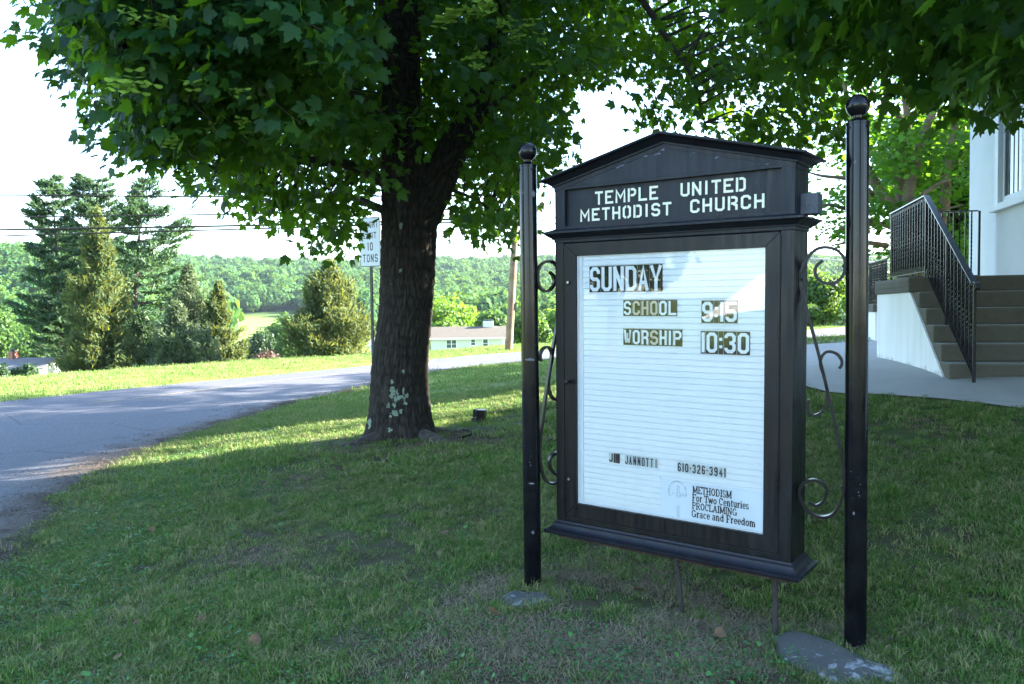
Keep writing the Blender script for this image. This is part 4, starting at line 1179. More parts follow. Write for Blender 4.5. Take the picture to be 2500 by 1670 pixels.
TY = 9.8
def pp3(u, v, y=TY): return P(u, v, y)
tree = empty('maple_tree', (pp3(978, 1062)[0], TY, 0), 'large maple tree with dark furrowed trunk and lichen patches left of the church sign', 'tree')
tinv = Matrix.Translation(-Vector(tree.location))
def child(o, par=tree):
    o.parent = par; o.matrix_parent_inverse = Matrix.Translation(-par.location); return o
px = 1 / 1944.0 * TY
axis = [pp3(980, 1085), pp3(978, 1040), pp3(977, 960), pp3(978, 880), pp3(990, 750), pp3(997, 615), pp3(999, 520), pp3(988, 430), pp3(980, 330), pp3(980, 230), pp3(985, 100), pp3(990, -60), pp3(1000, -300), pp3(1005, -600)]
rads = [r_ * px for r_ in (68, 66, 64, 63, 62, 63, 66, 56, 46, 43, 40, 36, 28, 10)]
def flare(TH, TT):
    lobes = (0.55 * np.clip(np.cos((TH - 0.6) * 1), 0, 1) ** 6 + .8 * np.clip(np.cos(TH - 2.3), 0, 1) ** 5 + .7 * np.clip(np.cos(TH - 4.0), 0, 1) ** 6 + .9 * np.clip(np.cos(TH - 5.2), 0, 1) ** 5 + .25)
    return 0.27 * np.exp(-(TT + .02) / 0.22) * lobes + .035 * np.exp(-TT / .7)
me, TV = stem_mesh('trunk', axis, rads, 260, 620, flare)
trunk = child(link('trunk', me, M['bark'], smooth_sh=True))
limb_ax = [pp3(1005, 560), pp3(1032, 505), pp3(1065, 447), pp3(1113, 351), pp3(1155, 266), pp3(1193, 138), pp3(1225, 0), pp3(1260, -170)]
limb_r = [r_ * px for r_ in (52, 52, 44, 35, 30, 27, 22, 12)]
me, _ = stem_mesh('limb', limb_ax, limb_r, 130, 260, None, .9, 40); child(link('limb', me, M['bark'], smooth_sh=True))
SKEL = [(np.array(catmull(axis[6:], 5))), np.array(catmull(limb_ax, 5))]
def limb(pts, r0, r1, n=8, name='limb', par=tree, mat_=None):
    q = catmull(pts, 5); rr_ = np.linspace(r0, r1, len(q)); mb = MB(); mb.tube(q, list(rr_), n)
    o = mb.build(name, mat_ or M['twig'], smooth_sh=True); child(o, par); return np.array(q)
for pts, r0, r1 in (
    ([pp3(970, 118), pp3(940, 60), pp3(925, 0), pp3(905, -90)], .075, .05),
    ([pp3(975, 470, 9.7), pp3(860, 405, 9.5), pp3(728, 391, 9.3), pp3(606, 372, 9.1), pp3(470, 350, 8.9), pp3(330, 360, 8.6)], .075, .02),
    ([pp3(978, 330, 9.7), pp3(882, 249, 9.0), pp3(824, 203, 8.3), pp3(700, 130, 7.3), pp3(500, 90, 6.4), pp3(300, 120, 5.8)], .085, .015),
    ([pp3(985, 250, 9.7), pp3(900, 60, 8.6), pp3(700, -60, 7.4), pp3(420, -60, 6.6)], .07, .02),
    ([pp3(1113, 351, 9.8), pp3(1200, 260, 9.6), pp3(1330, 160, 9.3), pp3(1420, 150, 9.0)], .05, .012),
    ([pp3(1225, 0, 9.8), pp3(1380, -120, 9.4), pp3(1500, -60, 9.0), pp3(1566, 0, 8.8), pp3(1625, 90, 8.7), pp3(1690, 190, 8.6), pp3(1720, 300, 8.6)], .07, .010),
    ([pp3(1500, -60, 9.0), pp3(1700, -40, 8.2), pp3(1850, 60, 7.6), pp3(1960, 180, 7.3)], .04, .008),
    ([pp3(1050, 450, 9.8), pp3(1120, 470, 10.4), pp3(1180, 500, 10.8), pp3(1230, 560, 11)], .035, .008),
    ([pp3(995, 540, 9.9), pp3(850, 480, 10.8), pp3(740, 480, 11.3), pp3(640, 470, 11.6)], .06, .012),
    ([pp3(1000, 100, 9.9), pp3(1060, -80, 11.5), pp3(1150, -150, 13)], .09, .03),
    ([pp3(1000, 0, 9.8), pp3(1020, -150, 8), pp3(1050, -300, 6)], .08, .03)):
    SKEL.append(limb(pts, r0, r1))

# crown outline seen from the lawn (frame coordinates), used to decide where foliage hangs
D = 1.0652
A_OUT = [(x * D, y * D) for x, y in [(95, -900), (90, 20), (85, 95), (110, 130), (145, 190), (165, 260), (190, 316), (250, 330), (250, 378), (330, 385), (400, 392), (470, 372), (600, 360), (720, 300), (800, 210), (850, 120), (880, -100), (1200, -300), (1200, -900)]]
B_OUT = [(x * D, y * D) for x, y in [(130, -900), (120, 60), (200, 240), (260, 350), (400, 395), (418, 450), (520, 486), (560, 515), (640, 530), (690, 570), (745, 598), (790, 572), (828, 548), (868, 535), (890, 430), (985, 400), (1015, 440), (1030, 520), (1060, 540), (1112, 555), (1150, 590), (1190, 600), (1190, 540), (1235, 440), (1290, 400), (1300, 375), (1278, 312), (1300, 262), (1278, 208), (1340, 215), (1400, 185), (1440, 165), (1440, 190), (1455, 225), (1428, 258), (1440, 330), (1470, 320), (1540, 325), (1900, 345), (1960, 330), (1960, 190), (2050, 130), (2250, 180), (2347, 200), (2600, 200), (2600, -900)]]
ex = np.array([-1.0, 9.2, 6.4]); er = np.array([6.4, 5.6, 4.9])
def sample_crown(n, y0, y1, poly, top_only=False):
    out = []
    while len(out) < n:
        y = rng.uniform(y0, y1, 4000); x = rng.uniform(-7.5, 7.0, 4000); z = rng.uniform(1.6, 11.0, 4000)
        p = np.stack([x, y, z], 1)
        e_ = np.sum(((p - ex) / er) ** 2, 1)
        u, v, _ = project(p)
        ok = inside(poly, u, v) & inside(poly, u - 34, v + 18) & inside(poly, u + 22, v + 16)
        ok &= (e_ < 1.0) | ((u > 1400) & (np.hypot(x - 1.5, y - 7.6) < 5.6) & (z < 7))
        dn_ = vnoise(x * 1.1, y * 1.1, z * 1.5, 77)
        thr = np.where(u > 1480, -0.05, -0.62)
        ok &= dn_ > thr
        ok &= ~((v < -250) & (rng.random(4000) < .55))
        # keep the trunk and the fork in view
        ok &= ~((u > 850) & (u < 955) & (v > 525) & (v < 690))
        ok &= ~((u > 885) & (u < 945) & (v > 10) & (v < 140)) & ~((u > 1020) & (u < 1075) & (v > 60) & (v < 160) & (y > 9.8)) & ~((u > 1075) & (u < 1130) & (v > 440) & (v < 510))
        ok &= ~((np.abs(u - 982) < 92) & (v > -120) & (v < 285) & (y < 9.8))
        ok &= ~((np.abs(u - np.interp(v, [120, 138, 266, 351, 447, 520], [1193, 1193, 1155, 1113, 1065, 1020])) < 48) & (v > 225) & (v < 470) & (y < 9.9))
        ok &= ~((np.abs(u - 1040) < 70) & (v > 330) & (y < 9.8))
        out += list(p[ok])
    return np.array(out[:n])
near_cl = sample_crown(800, 4.9, 7.3, A_OUT)
far_cl = sample_crown(3900, 7.3, 14.2, B_OUT)
pa = clump_leaves(near_cl, 19, 0.155, 0.100, ex)
pb = clump_leaves(far_cl, 15, 0.19, 0.098, ex)
pos = np.vstack([pa[0], pb[0]]); RM = np.concatenate([pa[1], pb[1]]); sc_ = np.r_[pa[2], pb[2]]; ti = np.r_[pa[3], pb[3]]
SH2 = leaf_shape(2)
def leaf_objects(pos, RM, sc_, par, n):
    """the nearest leaves in view as single objects sharing a few meshes; returns mask of those used"""
    u, v, z = project(pos)
    vis = (u > 0) & (u < 2500) & (v > 0) & (v < 1670)
    d = np.linalg.norm(pos - EYE, axis=1); d[~vis] = 1e9
    idx = np.argsort(d)[:n]
    mes = []
    for q in range(6):
        me = leaves_mesh('leaf', np.zeros((1, 3)), np.eye(3)[None], np.ones(1), np.array([q / 5.0]), SH2); me.materials.append(MAPLE); mes.append(me)
    for i in idx:
        o = bpy.data.objects.new('leaf', mes[int(rng.integers(6))]); COL.objects.link(o); o.parent = par
        mm = Matrix([[*RM[i][r_], pos[i][r_] - par.location[r_]] for r_ in range(3)] + [[0, 0, 0, 1]])
        o.matrix_local = mm @ Matrix.Scale(float(sc_[i]), 4)
    mask = np.ones(len(pos), bool); mask[idx] = False
    return mask
mk = leaf_objects(pos, RM, sc_, tree, 290)
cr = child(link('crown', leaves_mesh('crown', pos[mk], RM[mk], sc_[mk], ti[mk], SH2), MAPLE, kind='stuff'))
# twigs from the limbs to the clumps
allsk = np.vstack(SKEL)
mb = MB()
for c0 in np.vstack([near_cl[::3], far_cl[::4]]):
    dd_ = np.linalg.norm(allsk - c0, axis=1) + np.where(allsk[:, 2] > c0[2] + 1.0, .5, 0); j = int(np.argmin(dd_)); s0 = allsk[j]; L0 = dd_[j]
    if L0 > 3.2: continue
    mid_ = (s0 + c0) / 2 + np.array([0, 0, .12 * L0]) + rng.normal(size=3) * .05 * L0
    mb.tube(catmull([s0, mid_, c0], 3), list(np.linspace(.006 + .004 * L0, .003, 7)), 4, cap=False)
tw = mb.build('twigs', M['twig'], kind='stuff'); child(tw)
# clusters of pale winged seeds
def seed_mesh(i):
    n = 9 + int(rng.integers(4)); wing = [(0, 0), (.10, .015), (.30, .16), (.62, .26), (.95, .22), (1.0, .08), (.8, 0.0), (.4, -.03)]
    base = np.array([[x, y, 0.01 * math.sin(x * 3)] for x, y in wing]); V = []; F = []
    for j in range(n):
        a = rng.uniform(0, 2 * math.pi); el = rng.uniform(-1.3, .1); c0 = rng.normal(size=3) * .022
        for sgn in (1, -1):
            R_ = Matrix.Rotation(a, 3, 'Z') @ Matrix.Rotation(el, 3, 'X') @ Matrix.Rotation(rng.uniform(-.3, .3), 3, 'Y')
            b_ = len(V)
            for p in base: V.append(np.array(R_ @ Vector((sgn * p[0] * .050, p[1] * .075 - abs(p[0]) * .012, p[2] * .05))) + c0)
            F += [(b_, b_ + q_, b_ + q_ + 1) for q_ in range(1, 7)]
    return mesh_np('seed_cluster', np.array(V), np.array(F), {'tint': rng.random(len(V))})
seeds = [seed_mesh(i) for i in range(5)]
for q in seeds: q.materials.append(SEED)
for (u, v, y) in [(320, 35, 4.9), (205, 105, 5.2), (575, 75, 5.3), (300, 210, 5.0), (330, 195, 5.1), (237, 232, 5.2), (420, 345, 5.9), (580, 225, 5.3), (595, 298, 5.6), (515, 315, 5.9), (740, 170, 5.9), (1155, 20, 6.6), (1110, 28, 6.6), (1190, 15, 6.6), (1158, 132, 6.9), (1165, 160, 6.9),
                  (1085, 45, 6.6), (1235, 55, 7.2), (1290, 60, 7.4), (1260, 90, 7.4), (1330, 150, 7.6), (1320, 95, 7.5), (1430, 165, 8.0), (1500, 175, 8.0), (1845, 30, 6.0), (1890, 22, 6.0), (1870, 10, 6.0), (660, 5, 5.4), (730, 2, 5.4), (410, 50, 5.1), (385, 48, 5.1), (480, 195, 5.2)]:
    o = link('seed_cluster', seeds[int(rng.integers(5))]); p = P(u, v, y); o['kind'] = 'stuff'; o.parent = tree; o.location = Vector(p) - tree.location; o.rotation_euler = (0, 0, rng.uniform(0, 6)); s_ = rng.uniform(.95, 1.4) * (1.2 if v < 70 and u > 1000 else 1); o.scale = (s_,) * 3

# lichen patches, thin crusts lying on the bark
def lichen(u0, v0, rw, rh, seed):
    uu, vv, _ = project(TV.reshape(-1, 3)); uu = uu.reshape(TV.shape[:2]); vv = vv.reshape(TV.shape[:2])
    cenx = TV.mean(1)[:, None, :]
    facing = TV[..., 1] < cenx[..., 1] - .05
    q = ((uu - u0) / rw) ** 2 + ((vv - v0) / rh) ** 2 + .75 * vnoise(uu / 5, vv / 5, 0, seed) + .3 * vnoise(uu / 2.2, vv / 2.2, 1, seed)
    ok = (q < .8) & facing
    nz, nth = ok.shape; F = []; used = {}; V = []
    nrm_ = TV - cenx; nrm_ /= np.linalg.norm(nrm_, axis=2, keepdims=True)
    for i, j in np.argwhere(ok):
        if i + 1 >= nz: continue
        j2 = (j + 1) % nth
        if ok[i + 1, j] and ok[i, j2] and ok[i + 1, j2]:
            f = []
            for a in ((i, j), (i, j2), (i + 1, j2), (i + 1, j)):
                if a not in used: used[a] = len(V); V.append(TV[a] + nrm_[a] * (.004 + .003 * math.sin(i * 1.7 + j)))
                f.append(used[a])
            F.append(f)
    if not F: return
    child(link('lichen_patch', mesh_np('lichen_patch', np.array(V), np.array(F)), M['lichen']))
for q in [(958, 958, 9, 20), (968, 975, 8, 14), (962, 988, 6, 9), (948, 990, 5, 9), (964, 1008, 12, 9), (955, 1016, 6, 5), (979, 1003, 6, 9), (989, 986, 8, 7), (990, 968, 9, 14), (984, 952, 5, 9), (969, 960, 6, 11), (977, 970, 8, 7), (953, 1048, 7, 12), (957, 933, 6, 8), (985, 907, 6, 7), (980, 552, 6, 10), (977, 660, 5, 7), (903, 1035, 6, 14), (948, 95, 6, 8), (965, 135, 7, 8)]:
    lichen(*q, seed=int(q[0]))

# surface roots
for pts, r0, r1 in (([(-1.60, 9.50, .02), (-1.85, 9.35, -.02), (-2.2, 9.3, -.09)], .11, .05), ([(-1.1, 9.5, .03), (-.85, 9.2, -.01), (-.6, 8.95, -.07)], .10, .04), ([(-1.0, 9.75, .02), (-.75, 9.8, -.02), (-.4, 9.8, -.07)], .09, .04)):
    q = []
    for x, y, dz in pts: q.append(np.array([x, y, Z(x, y) + dz]))
    limb(q, r0, r1, 10, 'root', tree, M['root'])

# second maple: stands to the right of the camera, its branches hang into the picture
tree2 = empty('maple_tree', (6.6, 1.2, Z(6.6, 1.2)), 'overhanging maple boughs with big dark leaves at the upper right, above the steps', 'tree')
ax2 = [np.array([6.6, 1.2, .5]), np.array([6.6, 1.2, 2.0]), np.array([6.5, 1.3, 4.2]), np.array([6.3, 1.6, 6.5]), np.array([6.0, 2.0, 9.0])]
me, _ = stem_mesh('trunk', ax2, [.34, .27, .24, .19, .06], 90, 200, None, 1, 90); child(link('trunk', me, M['bark'], smooth_sh=True), tree2)
SK2 = []
for pts, r0, r1 in (([(6.5, 1.3, 3.6), (5.4, 2.8, 4.1), (4.2, 4.2, 4.2), (3.0, 5.0, 3.9), (2.2, 5.3, 3.6)], .09, .012), ([(6.4, 1.5, 4.6), (5.6, 3.4, 4.7), (4.8, 5.0, 4.4), (4.0, 6.0, 3.9)], .08, .012), ([(6.4, 1.4, 5.2), (4.8, 2.4, 5.6), (3.0, 3.4, 5.5), (1.5, 4.0, 5.1)], .08, .015),
                    ([(6.5, 1.4, 3.9), (6.2, 3.6, 3.9), (5.3, 5.4, 3.6), (4.6, 6.2, 3.2)], .07, .01), ([(6.3, 1.5, 6.0), (4.5, 0.5, 7), (2.5, -.5, 7)], .08, .02)):
    SK2.append(limb([np.array(p, float) for p in pts], r0, r1, 8, 'limb', tree2))
C_OUT = [(1800, -900), (1740, 20), (1790, 110), (1840, 160), (1900, 225), (1950, 255), (2010, 215), (2050, 165), (2095, 110), (2150, 120), (2200, 190), (2265, 235), (2320, 245), (2365, 285), (2400, 250), (2440, 270), (2480, 290), (2530, 250), (2700, 300), (3400, 300), (3400, -2200), (1400, -2200)]
out = []
e2 = np.array([4.4, 3.4, 5.2])
while len(out) < 700:
    p = np.stack([rng.uniform(.5, 8, 3000), rng.uniform(2.2, 7.2, 3000), rng.uniform(2.6, 7.8, 3000)], 1)
    u, v, z = project(p)
    ok = (inside(C_OUT, u, v)) & (np.sum(((p - e2) / np.array([4.2, 4.2, 2.9])) ** 2, 1) < 1) & (vnoise(p[:, 0] * 1.3, p[:, 1] * 1.3, p[:, 2] * 1.7, 31) > -.35) & (z > .8) & (np.linalg.norm(p - EYE, axis=1) > 3.9)
    ok &= (v > -220) | (rng.random(3000) < .10)
    out += list(p[ok])
cl2 = np.array(out[:700])
p2 = clump_leaves(cl2, 19, 0.165, 0.100, np.array([6.4, 1.5, 5]))
mk = leaf_objects(p2[0], p2[1], p2[2], tree2, 220)
child(link('crown', leaves_mesh('crown', p2[0][mk], p2[1][mk], p2[2][mk], p2[3][mk], SH2), MAPLE, kind='stuff'), tree2)
allsk = np.vstack(SK2); mb = MB()
for c0 in cl2[::3]:
    dd_ = np.linalg.norm(allsk - c0, axis=1); j = int(np.argmin(dd_))
    if dd_[j] > 2.2: continue
    mb.tube(catmull([allsk[j], (allsk[j] + c0) / 2 + np.array([0, 0, .1]), c0], 3), list(np.linspace(.010, .003, 7)), 4, cap=False)
child(mb.build('twigs', M['twig'], kind='stuff'), tree2)
for (u, v, y) in [(2165, 50, 5.0), (2050, 95, 5.2), (2400, 20, 5.2), (2405, 205, 5.4), (1905, 18, 5.6)]:
    o = link('seed_cluster', seeds[int(rng.integers(5))]); p = P(u, v, y); o['kind'] = 'stuff'; o.parent = tree2; o.location = Vector(p) - tree2.location; o.scale = (1.2,) * 3
# ------------------------------------------------------------------ geometry-node scatter for what nobody could count
def gn_scatter(name, pts, scl, rot, idx, meshes, mat_=None, **kw):
    me = bpy.data.meshes.new(name); N = len(pts)
    me.vertices.add(N); me.vertices.foreach_set('co', np.asarray(pts, np.float32).ravel())
    a = me.attributes.new('scl', 'FLOAT_VECTOR', 'POINT'); a.data.foreach_set('vector', np.asarray(scl, np.float32).ravel())
    a = me.attributes.new('rot', 'FLOAT_VECTOR', 'POINT'); a.data.foreach_set('vector', np.asarray(rot, np.float32).ravel())
    a = me.attributes.new('idx', 'INT', 'POINT'); a.data.foreach_set('value', np.asarray(idx, np.int32).ravel())
    o = bpy.data.objects.new(name, me); COL.objects.link(o); tag(o, **kw)
    hid = bpy.data.collections.new(name + '_pieces')
    for i, q in enumerate(meshes):
        ob = bpy.data.objects.new('%s_piece_%02d' % (name, i), q); hid.objects.link(ob)
    ng = bpy.data.node_groups.new(name, 'GeometryNodeTree')
    ng.interface.new_socket('Geometry', in_out='INPUT', socket_type='NodeSocketGeometry')
    ng.interface.new_socket('Geometry', in_out='OUTPUT', socket_type='NodeSocketGeometry')
    n = ng.nodes; gi = n.new('NodeGroupInput'); go = n.new('NodeGroupOutput')
    ip = n.new('GeometryNodeInstanceOnPoints'); ci = n.new('GeometryNodeCollectionInfo')
    ci.inputs['Collection'].default_value = hid; ci.inputs['Separate Children'].default_value = True; ci.inputs['Reset Children'].default_value = True
    ip.inputs['Pick Instance'].default_value = True
    def at(nm, ty):
        q = n.new('GeometryNodeInputNamedAttribute'); q.data_type = ty; q.inputs['Name'].default_value = nm; return q.outputs['Attribute']
    L = ng.links.new
    L(gi.outputs[0], ip.inputs['Points']); L(ci.outputs[0], ip.inputs['Instance']); L(at('idx', 'INT'), ip.inputs['Instance Index'])
    L(at('scl', 'FLOAT_VECTOR'), ip.inputs['Scale'])
    er_ = n.new('FunctionNodeEulerToRotation'); L(at('rot', 'FLOAT_VECTOR'), er_.inputs[0]); L(er_.outputs[0], ip.inputs['Rotation'])
    L(ip.outputs[0], go.inputs[0])
    md = o.modifiers.new('scatter', 'NODES'); md.node_group = ng
    return o

def card_mesh(name, pos, nrm, size, tint, mat_, elong=1.0, tip=None):
    N = len(pos)
    if tip is None: tip = rng.normal(size=(N, 3))
    F_ = frames(nrm, tip)
    base = np.array([[-.5, -.5, 0], [.5, -.35, 0.08], [.42, .5, 0], [-.35, .42, .1]]) * np.array([1 / math.sqrt(elong), math.sqrt(elong), 1])
    w = np.einsum('nij,kj->nki', F_, base) * np.asarray(size)[:, None, None] + pos[:, None, :]
    f = np.arange(4)[None] + (np.arange(N) * 4)[:, None]
    me = mesh_np(name, w.reshape(-1, 3), f, {'tint': np.repeat(tint, 4)}); me.materials.append(mat_); return me

def blob_points(n, lobes, shell=0.35):
    """points in the outer shells of several ellipsoids; returns pos, outward normal"""
    w = np.array([l[3] * l[4] + l[3] * l[5] for l in lobes]); w = w / w.sum()
    k_ = rng.choice(len(lobes), n, p=w); L_ = np.array(lobes)[k_]
    d = rng.normal(size=(n, 3)); d /= np.linalg.norm(d, axis=1, keepdims=True)
    r_ = 1 - shell * rng.random(n) ** 1.3
    lump = 1 + .22 * vnoise(d[:, 0] * 2.6 + k_ * 7.1, d[:, 1] * 2.6, d[:, 2] * 2.6, 9) + .12 * vnoise(d[:, 0] * 6 + k_ * 3.1, d[:, 1] * 6, d[:, 2] * 6, 10)
    return L_[:, :3] + d * L_[:, 3:6] * (r_ * lump)[:, None], d / L_[:, 3:6] * L_[:, 3:4]

# forest crowns for the far hills
FOR = foliage('forest_leaf', (0.016, 0.056, 0.022), (0.060, 0.140, 0.040), trans=0.25, rough=0.8, spec=0.1, tr_col=(0.20, 0.34, 0.04))
crowns = []
for i in range(6):
    lob = [(0, 0, .55, .85, .85, .62)] + [(rng.uniform(-.5, .5), rng.uniform(-.5, .5), rng.uniform(.35, .95), rng.uniform(.35, .5), rng.uniform(.35, .5), rng.uniform(.28, .42)) for _ in range(6)]
    p, nn_ = blob_points(620, lob, .25); nn_ = nn_ + rng.normal(size=nn_.shape) * .40
    crowns.append(card_mesh('tree_crown', p, nn_, rng.uniform(.11, .2, len(p)), np.clip(rng.random(len(p)) * .4 + i * .13, 0, 1), FOR))
core = MB(); core.lathe([(.02, -.9), (.06, -.1), (.5, .15), (.68, .5), (.5, .85), (.1, 1.05)], 9)
pts = []
y = 232.0
while y < 1560:
    st_ = 8.6 + y * .0042
    wx = y * .78 + 60
    xs_ = np.arange(-wx, wx, st_)
    xx = xs_ + rng.uniform(-.45, .45, len(xs_)) * st_; yy = y + rng.uniform(-.45, .45, len(xs_)) * st_
    ratio = xx / yy
    left = ratio < -.385 + .03 * vnoise(yy / 60, 0, 0, 4)
    fld_edge = 640 + 45 * vnoise(ratio * 14, 0, 0, 8)
    in_field = (ratio > -.385) & (ratio < -.235) & (yy < fld_edge)
    mid = (ratio >= -.235) & (yy > 330 + 60 * vnoise(ratio * 9, 0, 0, 6))
    ok = (left | ((yy > fld_edge) & (ratio <= -.235)) | mid) & ~in_field
    pts.append(np.stack([xx[ok], yy[ok]], 1)); y += st_ * .86
fp = np.vstack(pts); fz = zf(fp[:, 0], fp[:, 1]); N = len(fp)
hh = rng.uniform(.75, 1.35, N); rad_ = (7.6 + fp[:, 1] * .0022) * rng.uniform(.62, 1.45, N)
gn_scatter('forest', np.stack([fp[:, 0], fp[:, 1], fz + 3], 1), np.stack([rad_, rad_, rad_ * 1.05 * hh], 1), np.stack([0 * hh, 0 * hh, rng.uniform(0, 6.28, N)], 1), rng.integers(0, 6, N), crowns, kind='stuff', label='far wooded ridge of green treetops behind the valley', cat=None)
print('forest', N)

# ------------------------------------------------------------------ broadleaf trees that can be told apart
LEAFM = {
 'bright': foliage('leaf_bright', (0.045, 0.115, 0.012), (0.115, 0.210, 0.020), trans=.40, rough=.55, tr_col=(0.30, 0.50, 0.03)),
 'mid': foliage('leaf_mid', (0.022, 0.062, 0.016), (0.070, 0.140, 0.024), trans=.35, rough=.6, tr_col=(0.18, 0.34, 0.03)),
 'dark': foliage('leaf_dark', (0.012, 0.034, 0.014), (0.030, 0.070, 0.020), trans=.25, rough=.6, tr_col=(0.08, 0.16, 0.02)),
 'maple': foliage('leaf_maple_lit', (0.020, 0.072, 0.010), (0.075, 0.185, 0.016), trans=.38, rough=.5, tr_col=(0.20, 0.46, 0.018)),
 'purple': foliage('leaf_purple', (0.05, 0.028, 0.022), (0.13, 0.075, 0.05), trans=.25, rough=.6, tr_col=(0.22, 0.10, 0.06)),
 'olive': foliage('needle_olive', (0.018, 0.042, 0.012), (0.058, 0.100, 0.024), trans=.26, rough=.7, tr_col=(0.30, 0.32, 0.05)),
 'pine': foliage('needle_pine', (0.008, 0.032, 0.016), (0.042, 0.095, 0.034), trans=.22, rough=.7, tr_col=(0.14, 0.26, 0.06)),
 'juniper': foliage('needle_juniper', (0.026, 0.048, 0.022), (0.082, 0.115, 0.048), trans=.22, rough=.7, tr_col=(0.2, 0.28, 0.10)),
}
M['trunk_grey'] = simple('trunk_grey', (0.085, 0.068, 0.050), 0.95, var=.4, scale=5, bump=.5)
M['trunk_tan'] = simple('trunk_tan', (0.13, 0.10, 0.068), 0.95, var=.4, scale=3, bump=.5)
M['trunk_dark'] = simple('trunk_dark', (0.035, 0.028, 0.024), 0.95, var=.4, scale=4, bump=.5)

def put(o, root):
    o.parent = root; o.matrix_parent_inverse = Matrix.Translation(-root.location); return o
def broad(name, label, x, y, h, lobes, n, size, leaf, trunk_r=.2, trunk='trunk_grey', group=None, cat='tree', cr_lo=None, z0=None, shell=.45):
    zb = Z(x, y) if z0 is None else z0
    root = empty(name, (x, y, zb), label, cat, group)
    L_ = [(x + a, y + b_, zb + c, d, e_, f) for a, b_, c, d, e_, f in lobes]
    p, nn_ = blob_points(n, L_, shell); nn_ = nn_ + rng.normal(size=nn_.shape) * .7 + np.array([0, 0, .25])
    tint = np.clip(.35 + .4 * vnoise(p[:, 0] / (h * .12), p[:, 1] / (h * .12), p[:, 2] / (h * .12), 12) + rng.normal(size=n) * .15, 0, 1)
    put(link('crown', card_mesh('crown', p, nn_, size * rng.uniform(.6, 1.3, n), tint, LEAFM[leaf]), kind='stuff'), root)
    mb = MB(); top = max(l[2] for l in lobes)
    mb.tube(catmull([(x, y, zb - .3), (x + .03 * h, y, zb + top * .4), (x, y, zb + top)], 4), list(np.linspace(trunk_r * 1.2, trunk_r * .3, 9)), 8)
    for l in lobes[:8]:
        mb.tube(catmull([(x, y, zb + l[2] * .35), (x + l[0] * .5, y + l[1] * .5, zb + l[2] * .75), (x + l[0], y + l[1], zb + l[2])], 3), list(np.linspace(trunk_r * .5, trunk_r * .12, 7)), 6)
    put(mb.build('trunk', M[trunk], smooth_sh=True), root)
    return root

def at_depth(u, y): d = ray(u, 760); return (EYE + d * (y / d[1]))[0]
def lob(n, rx, ry, zc, rz, s=.55):
    out = [(0, 0, zc, rx * .7, ry * .7, rz * .8)]
    for i in range(n):
        a = rng.uniform(0, 6.28); r_ = rng.uniform(.35, .62); e_ = rng.uniform(-.6, .75)
        out.append((math.cos(a) * r_ * rx, math.sin(a) * r_ * ry, zc + e_ * rz * .75, rx * s * rng.uniform(.65, 1), ry * s * rng.uniform(.65, 1), rz * s * rng.uniform(.6, .95)))
    return out
def tree_px(label, u0, u1, vtop, y, n, leaf, name='broadleaf_tree', size=.22, group='trees beyond the road', lift=0.30, **kw):
    """a tree whose crown spans u0..u1 and reaches vtop when seen from the lawn"""
    x = at_depth((u0 + u1) / 2, y); zb = Z(x, y); top = P((u0 + u1) / 2, vtop, y)[2]; h = top - zb; w = (u1 - u0) / 1944 * y / 2
    return broad(name, label, x, y, h, lob(9, w, w, h * (.5 + lift * .5), h * (.5 - lift * .5) * 1.05), n, size, leaf, trunk_r=.02 * h, group=group, **kw)
TG = 'broadleaf trees in the valley'
tree_px('bright yellow-green tree standing behind the ranch house', 1000, 1175, 712, 150, 9000, 'bright', size=.42, group=TG)
tree_px('smaller bright green tree just left of the tree behind the ranch house', 960, 1060, 745, 165, 4000, 'bright', size=.42, group=TG)
tree_px('mid green tree between the ranch house chimney and the utility pole', 1150, 1255, 748, 140, 6000, 'mid', size=.38, group=TG, lift=.1)
tree_px('dark green tree right of the utility pole, behind the left sign post', 1238, 1350, 752, 62, 6500, 'mid', size=.20, group=TG, lift=.05)
tree_px('pale tree top seen between the left sign post and the sign', 1290, 1420, 742, 95, 5000, 'bright', size=.3, group=TG, lift=.1)
tree_px('blue-green tree at the left foot of the lone cedar, by the field', 640, 740, 755, 170, 6000, 'mid', size=.42, group=TG, lift=.1)
tree_px('rounded bushy tree left of the lone cedar at the field edge', 590, 665, 795, 150, 4500, 'dark', size=.34, group=TG, lift=0)
tree_px('small dark bush at the right edge of the cedar group, by the field', 570, 610, 822, 150, 1500, 'dark', size=.3, group=TG, lift=0, name='bush')
tree_px('pale green tree rising over the left farmhouse roof', 30, 130, 785, 150, 6000, 'mid', size=.4, group=TG, lift=.05)
tree_px('big tree at the left picture edge above the farmhouse chimney', -90, 45, 752, 165, 7000, 'mid', size=.42, group=TG, lift=.05)
tree_px('shadowy tree between the farmhouse and the tall pines', 95, 180, 800, 135, 4000, 'dark', size=.36, group=TG, lift=.05)
tree_px('broad tree seen low between the pine trunks', 190, 330, 790, 150, 5000, 'mid', size=.4, group=TG, lift=.05)
tree_px('round green tree seen through the upper right scroll bracket', 1935, 2075, 655, 64, 11000, 'mid', size=.16, group=TG, lift=.0)
tree_px('sunlit green tree between the right sign post and the stair wall', 2060, 2190, 640, 66, 9000, 'bright', size=.17, group=TG, lift=.0)
tree_px('low leafy shrubs at the far roadside below the scroll bracket', 1900, 2010, 735, 60, 5000, 'mid', size=.15, group=TG, lift=0, name='bush')
tree_px('dense tree mass behind the stair wall at the far roadside', 2120, 2290, 660, 60, 8000, 'dark', size=.17, group=TG, lift=0)
tree_px('dark bush in front of the left farmhouse roof', 22, 92, 882, 48, 3500, 'dark', size=.13, group=None, lift=0, name='bush', cat='bush')
tree_px('reddish purple shrub on the lawn left of the lone cedar', 612, 690, 851, 47, 3500, 'purple', size=.10, group=None, lift=0, name='shrub', cat='shrub')
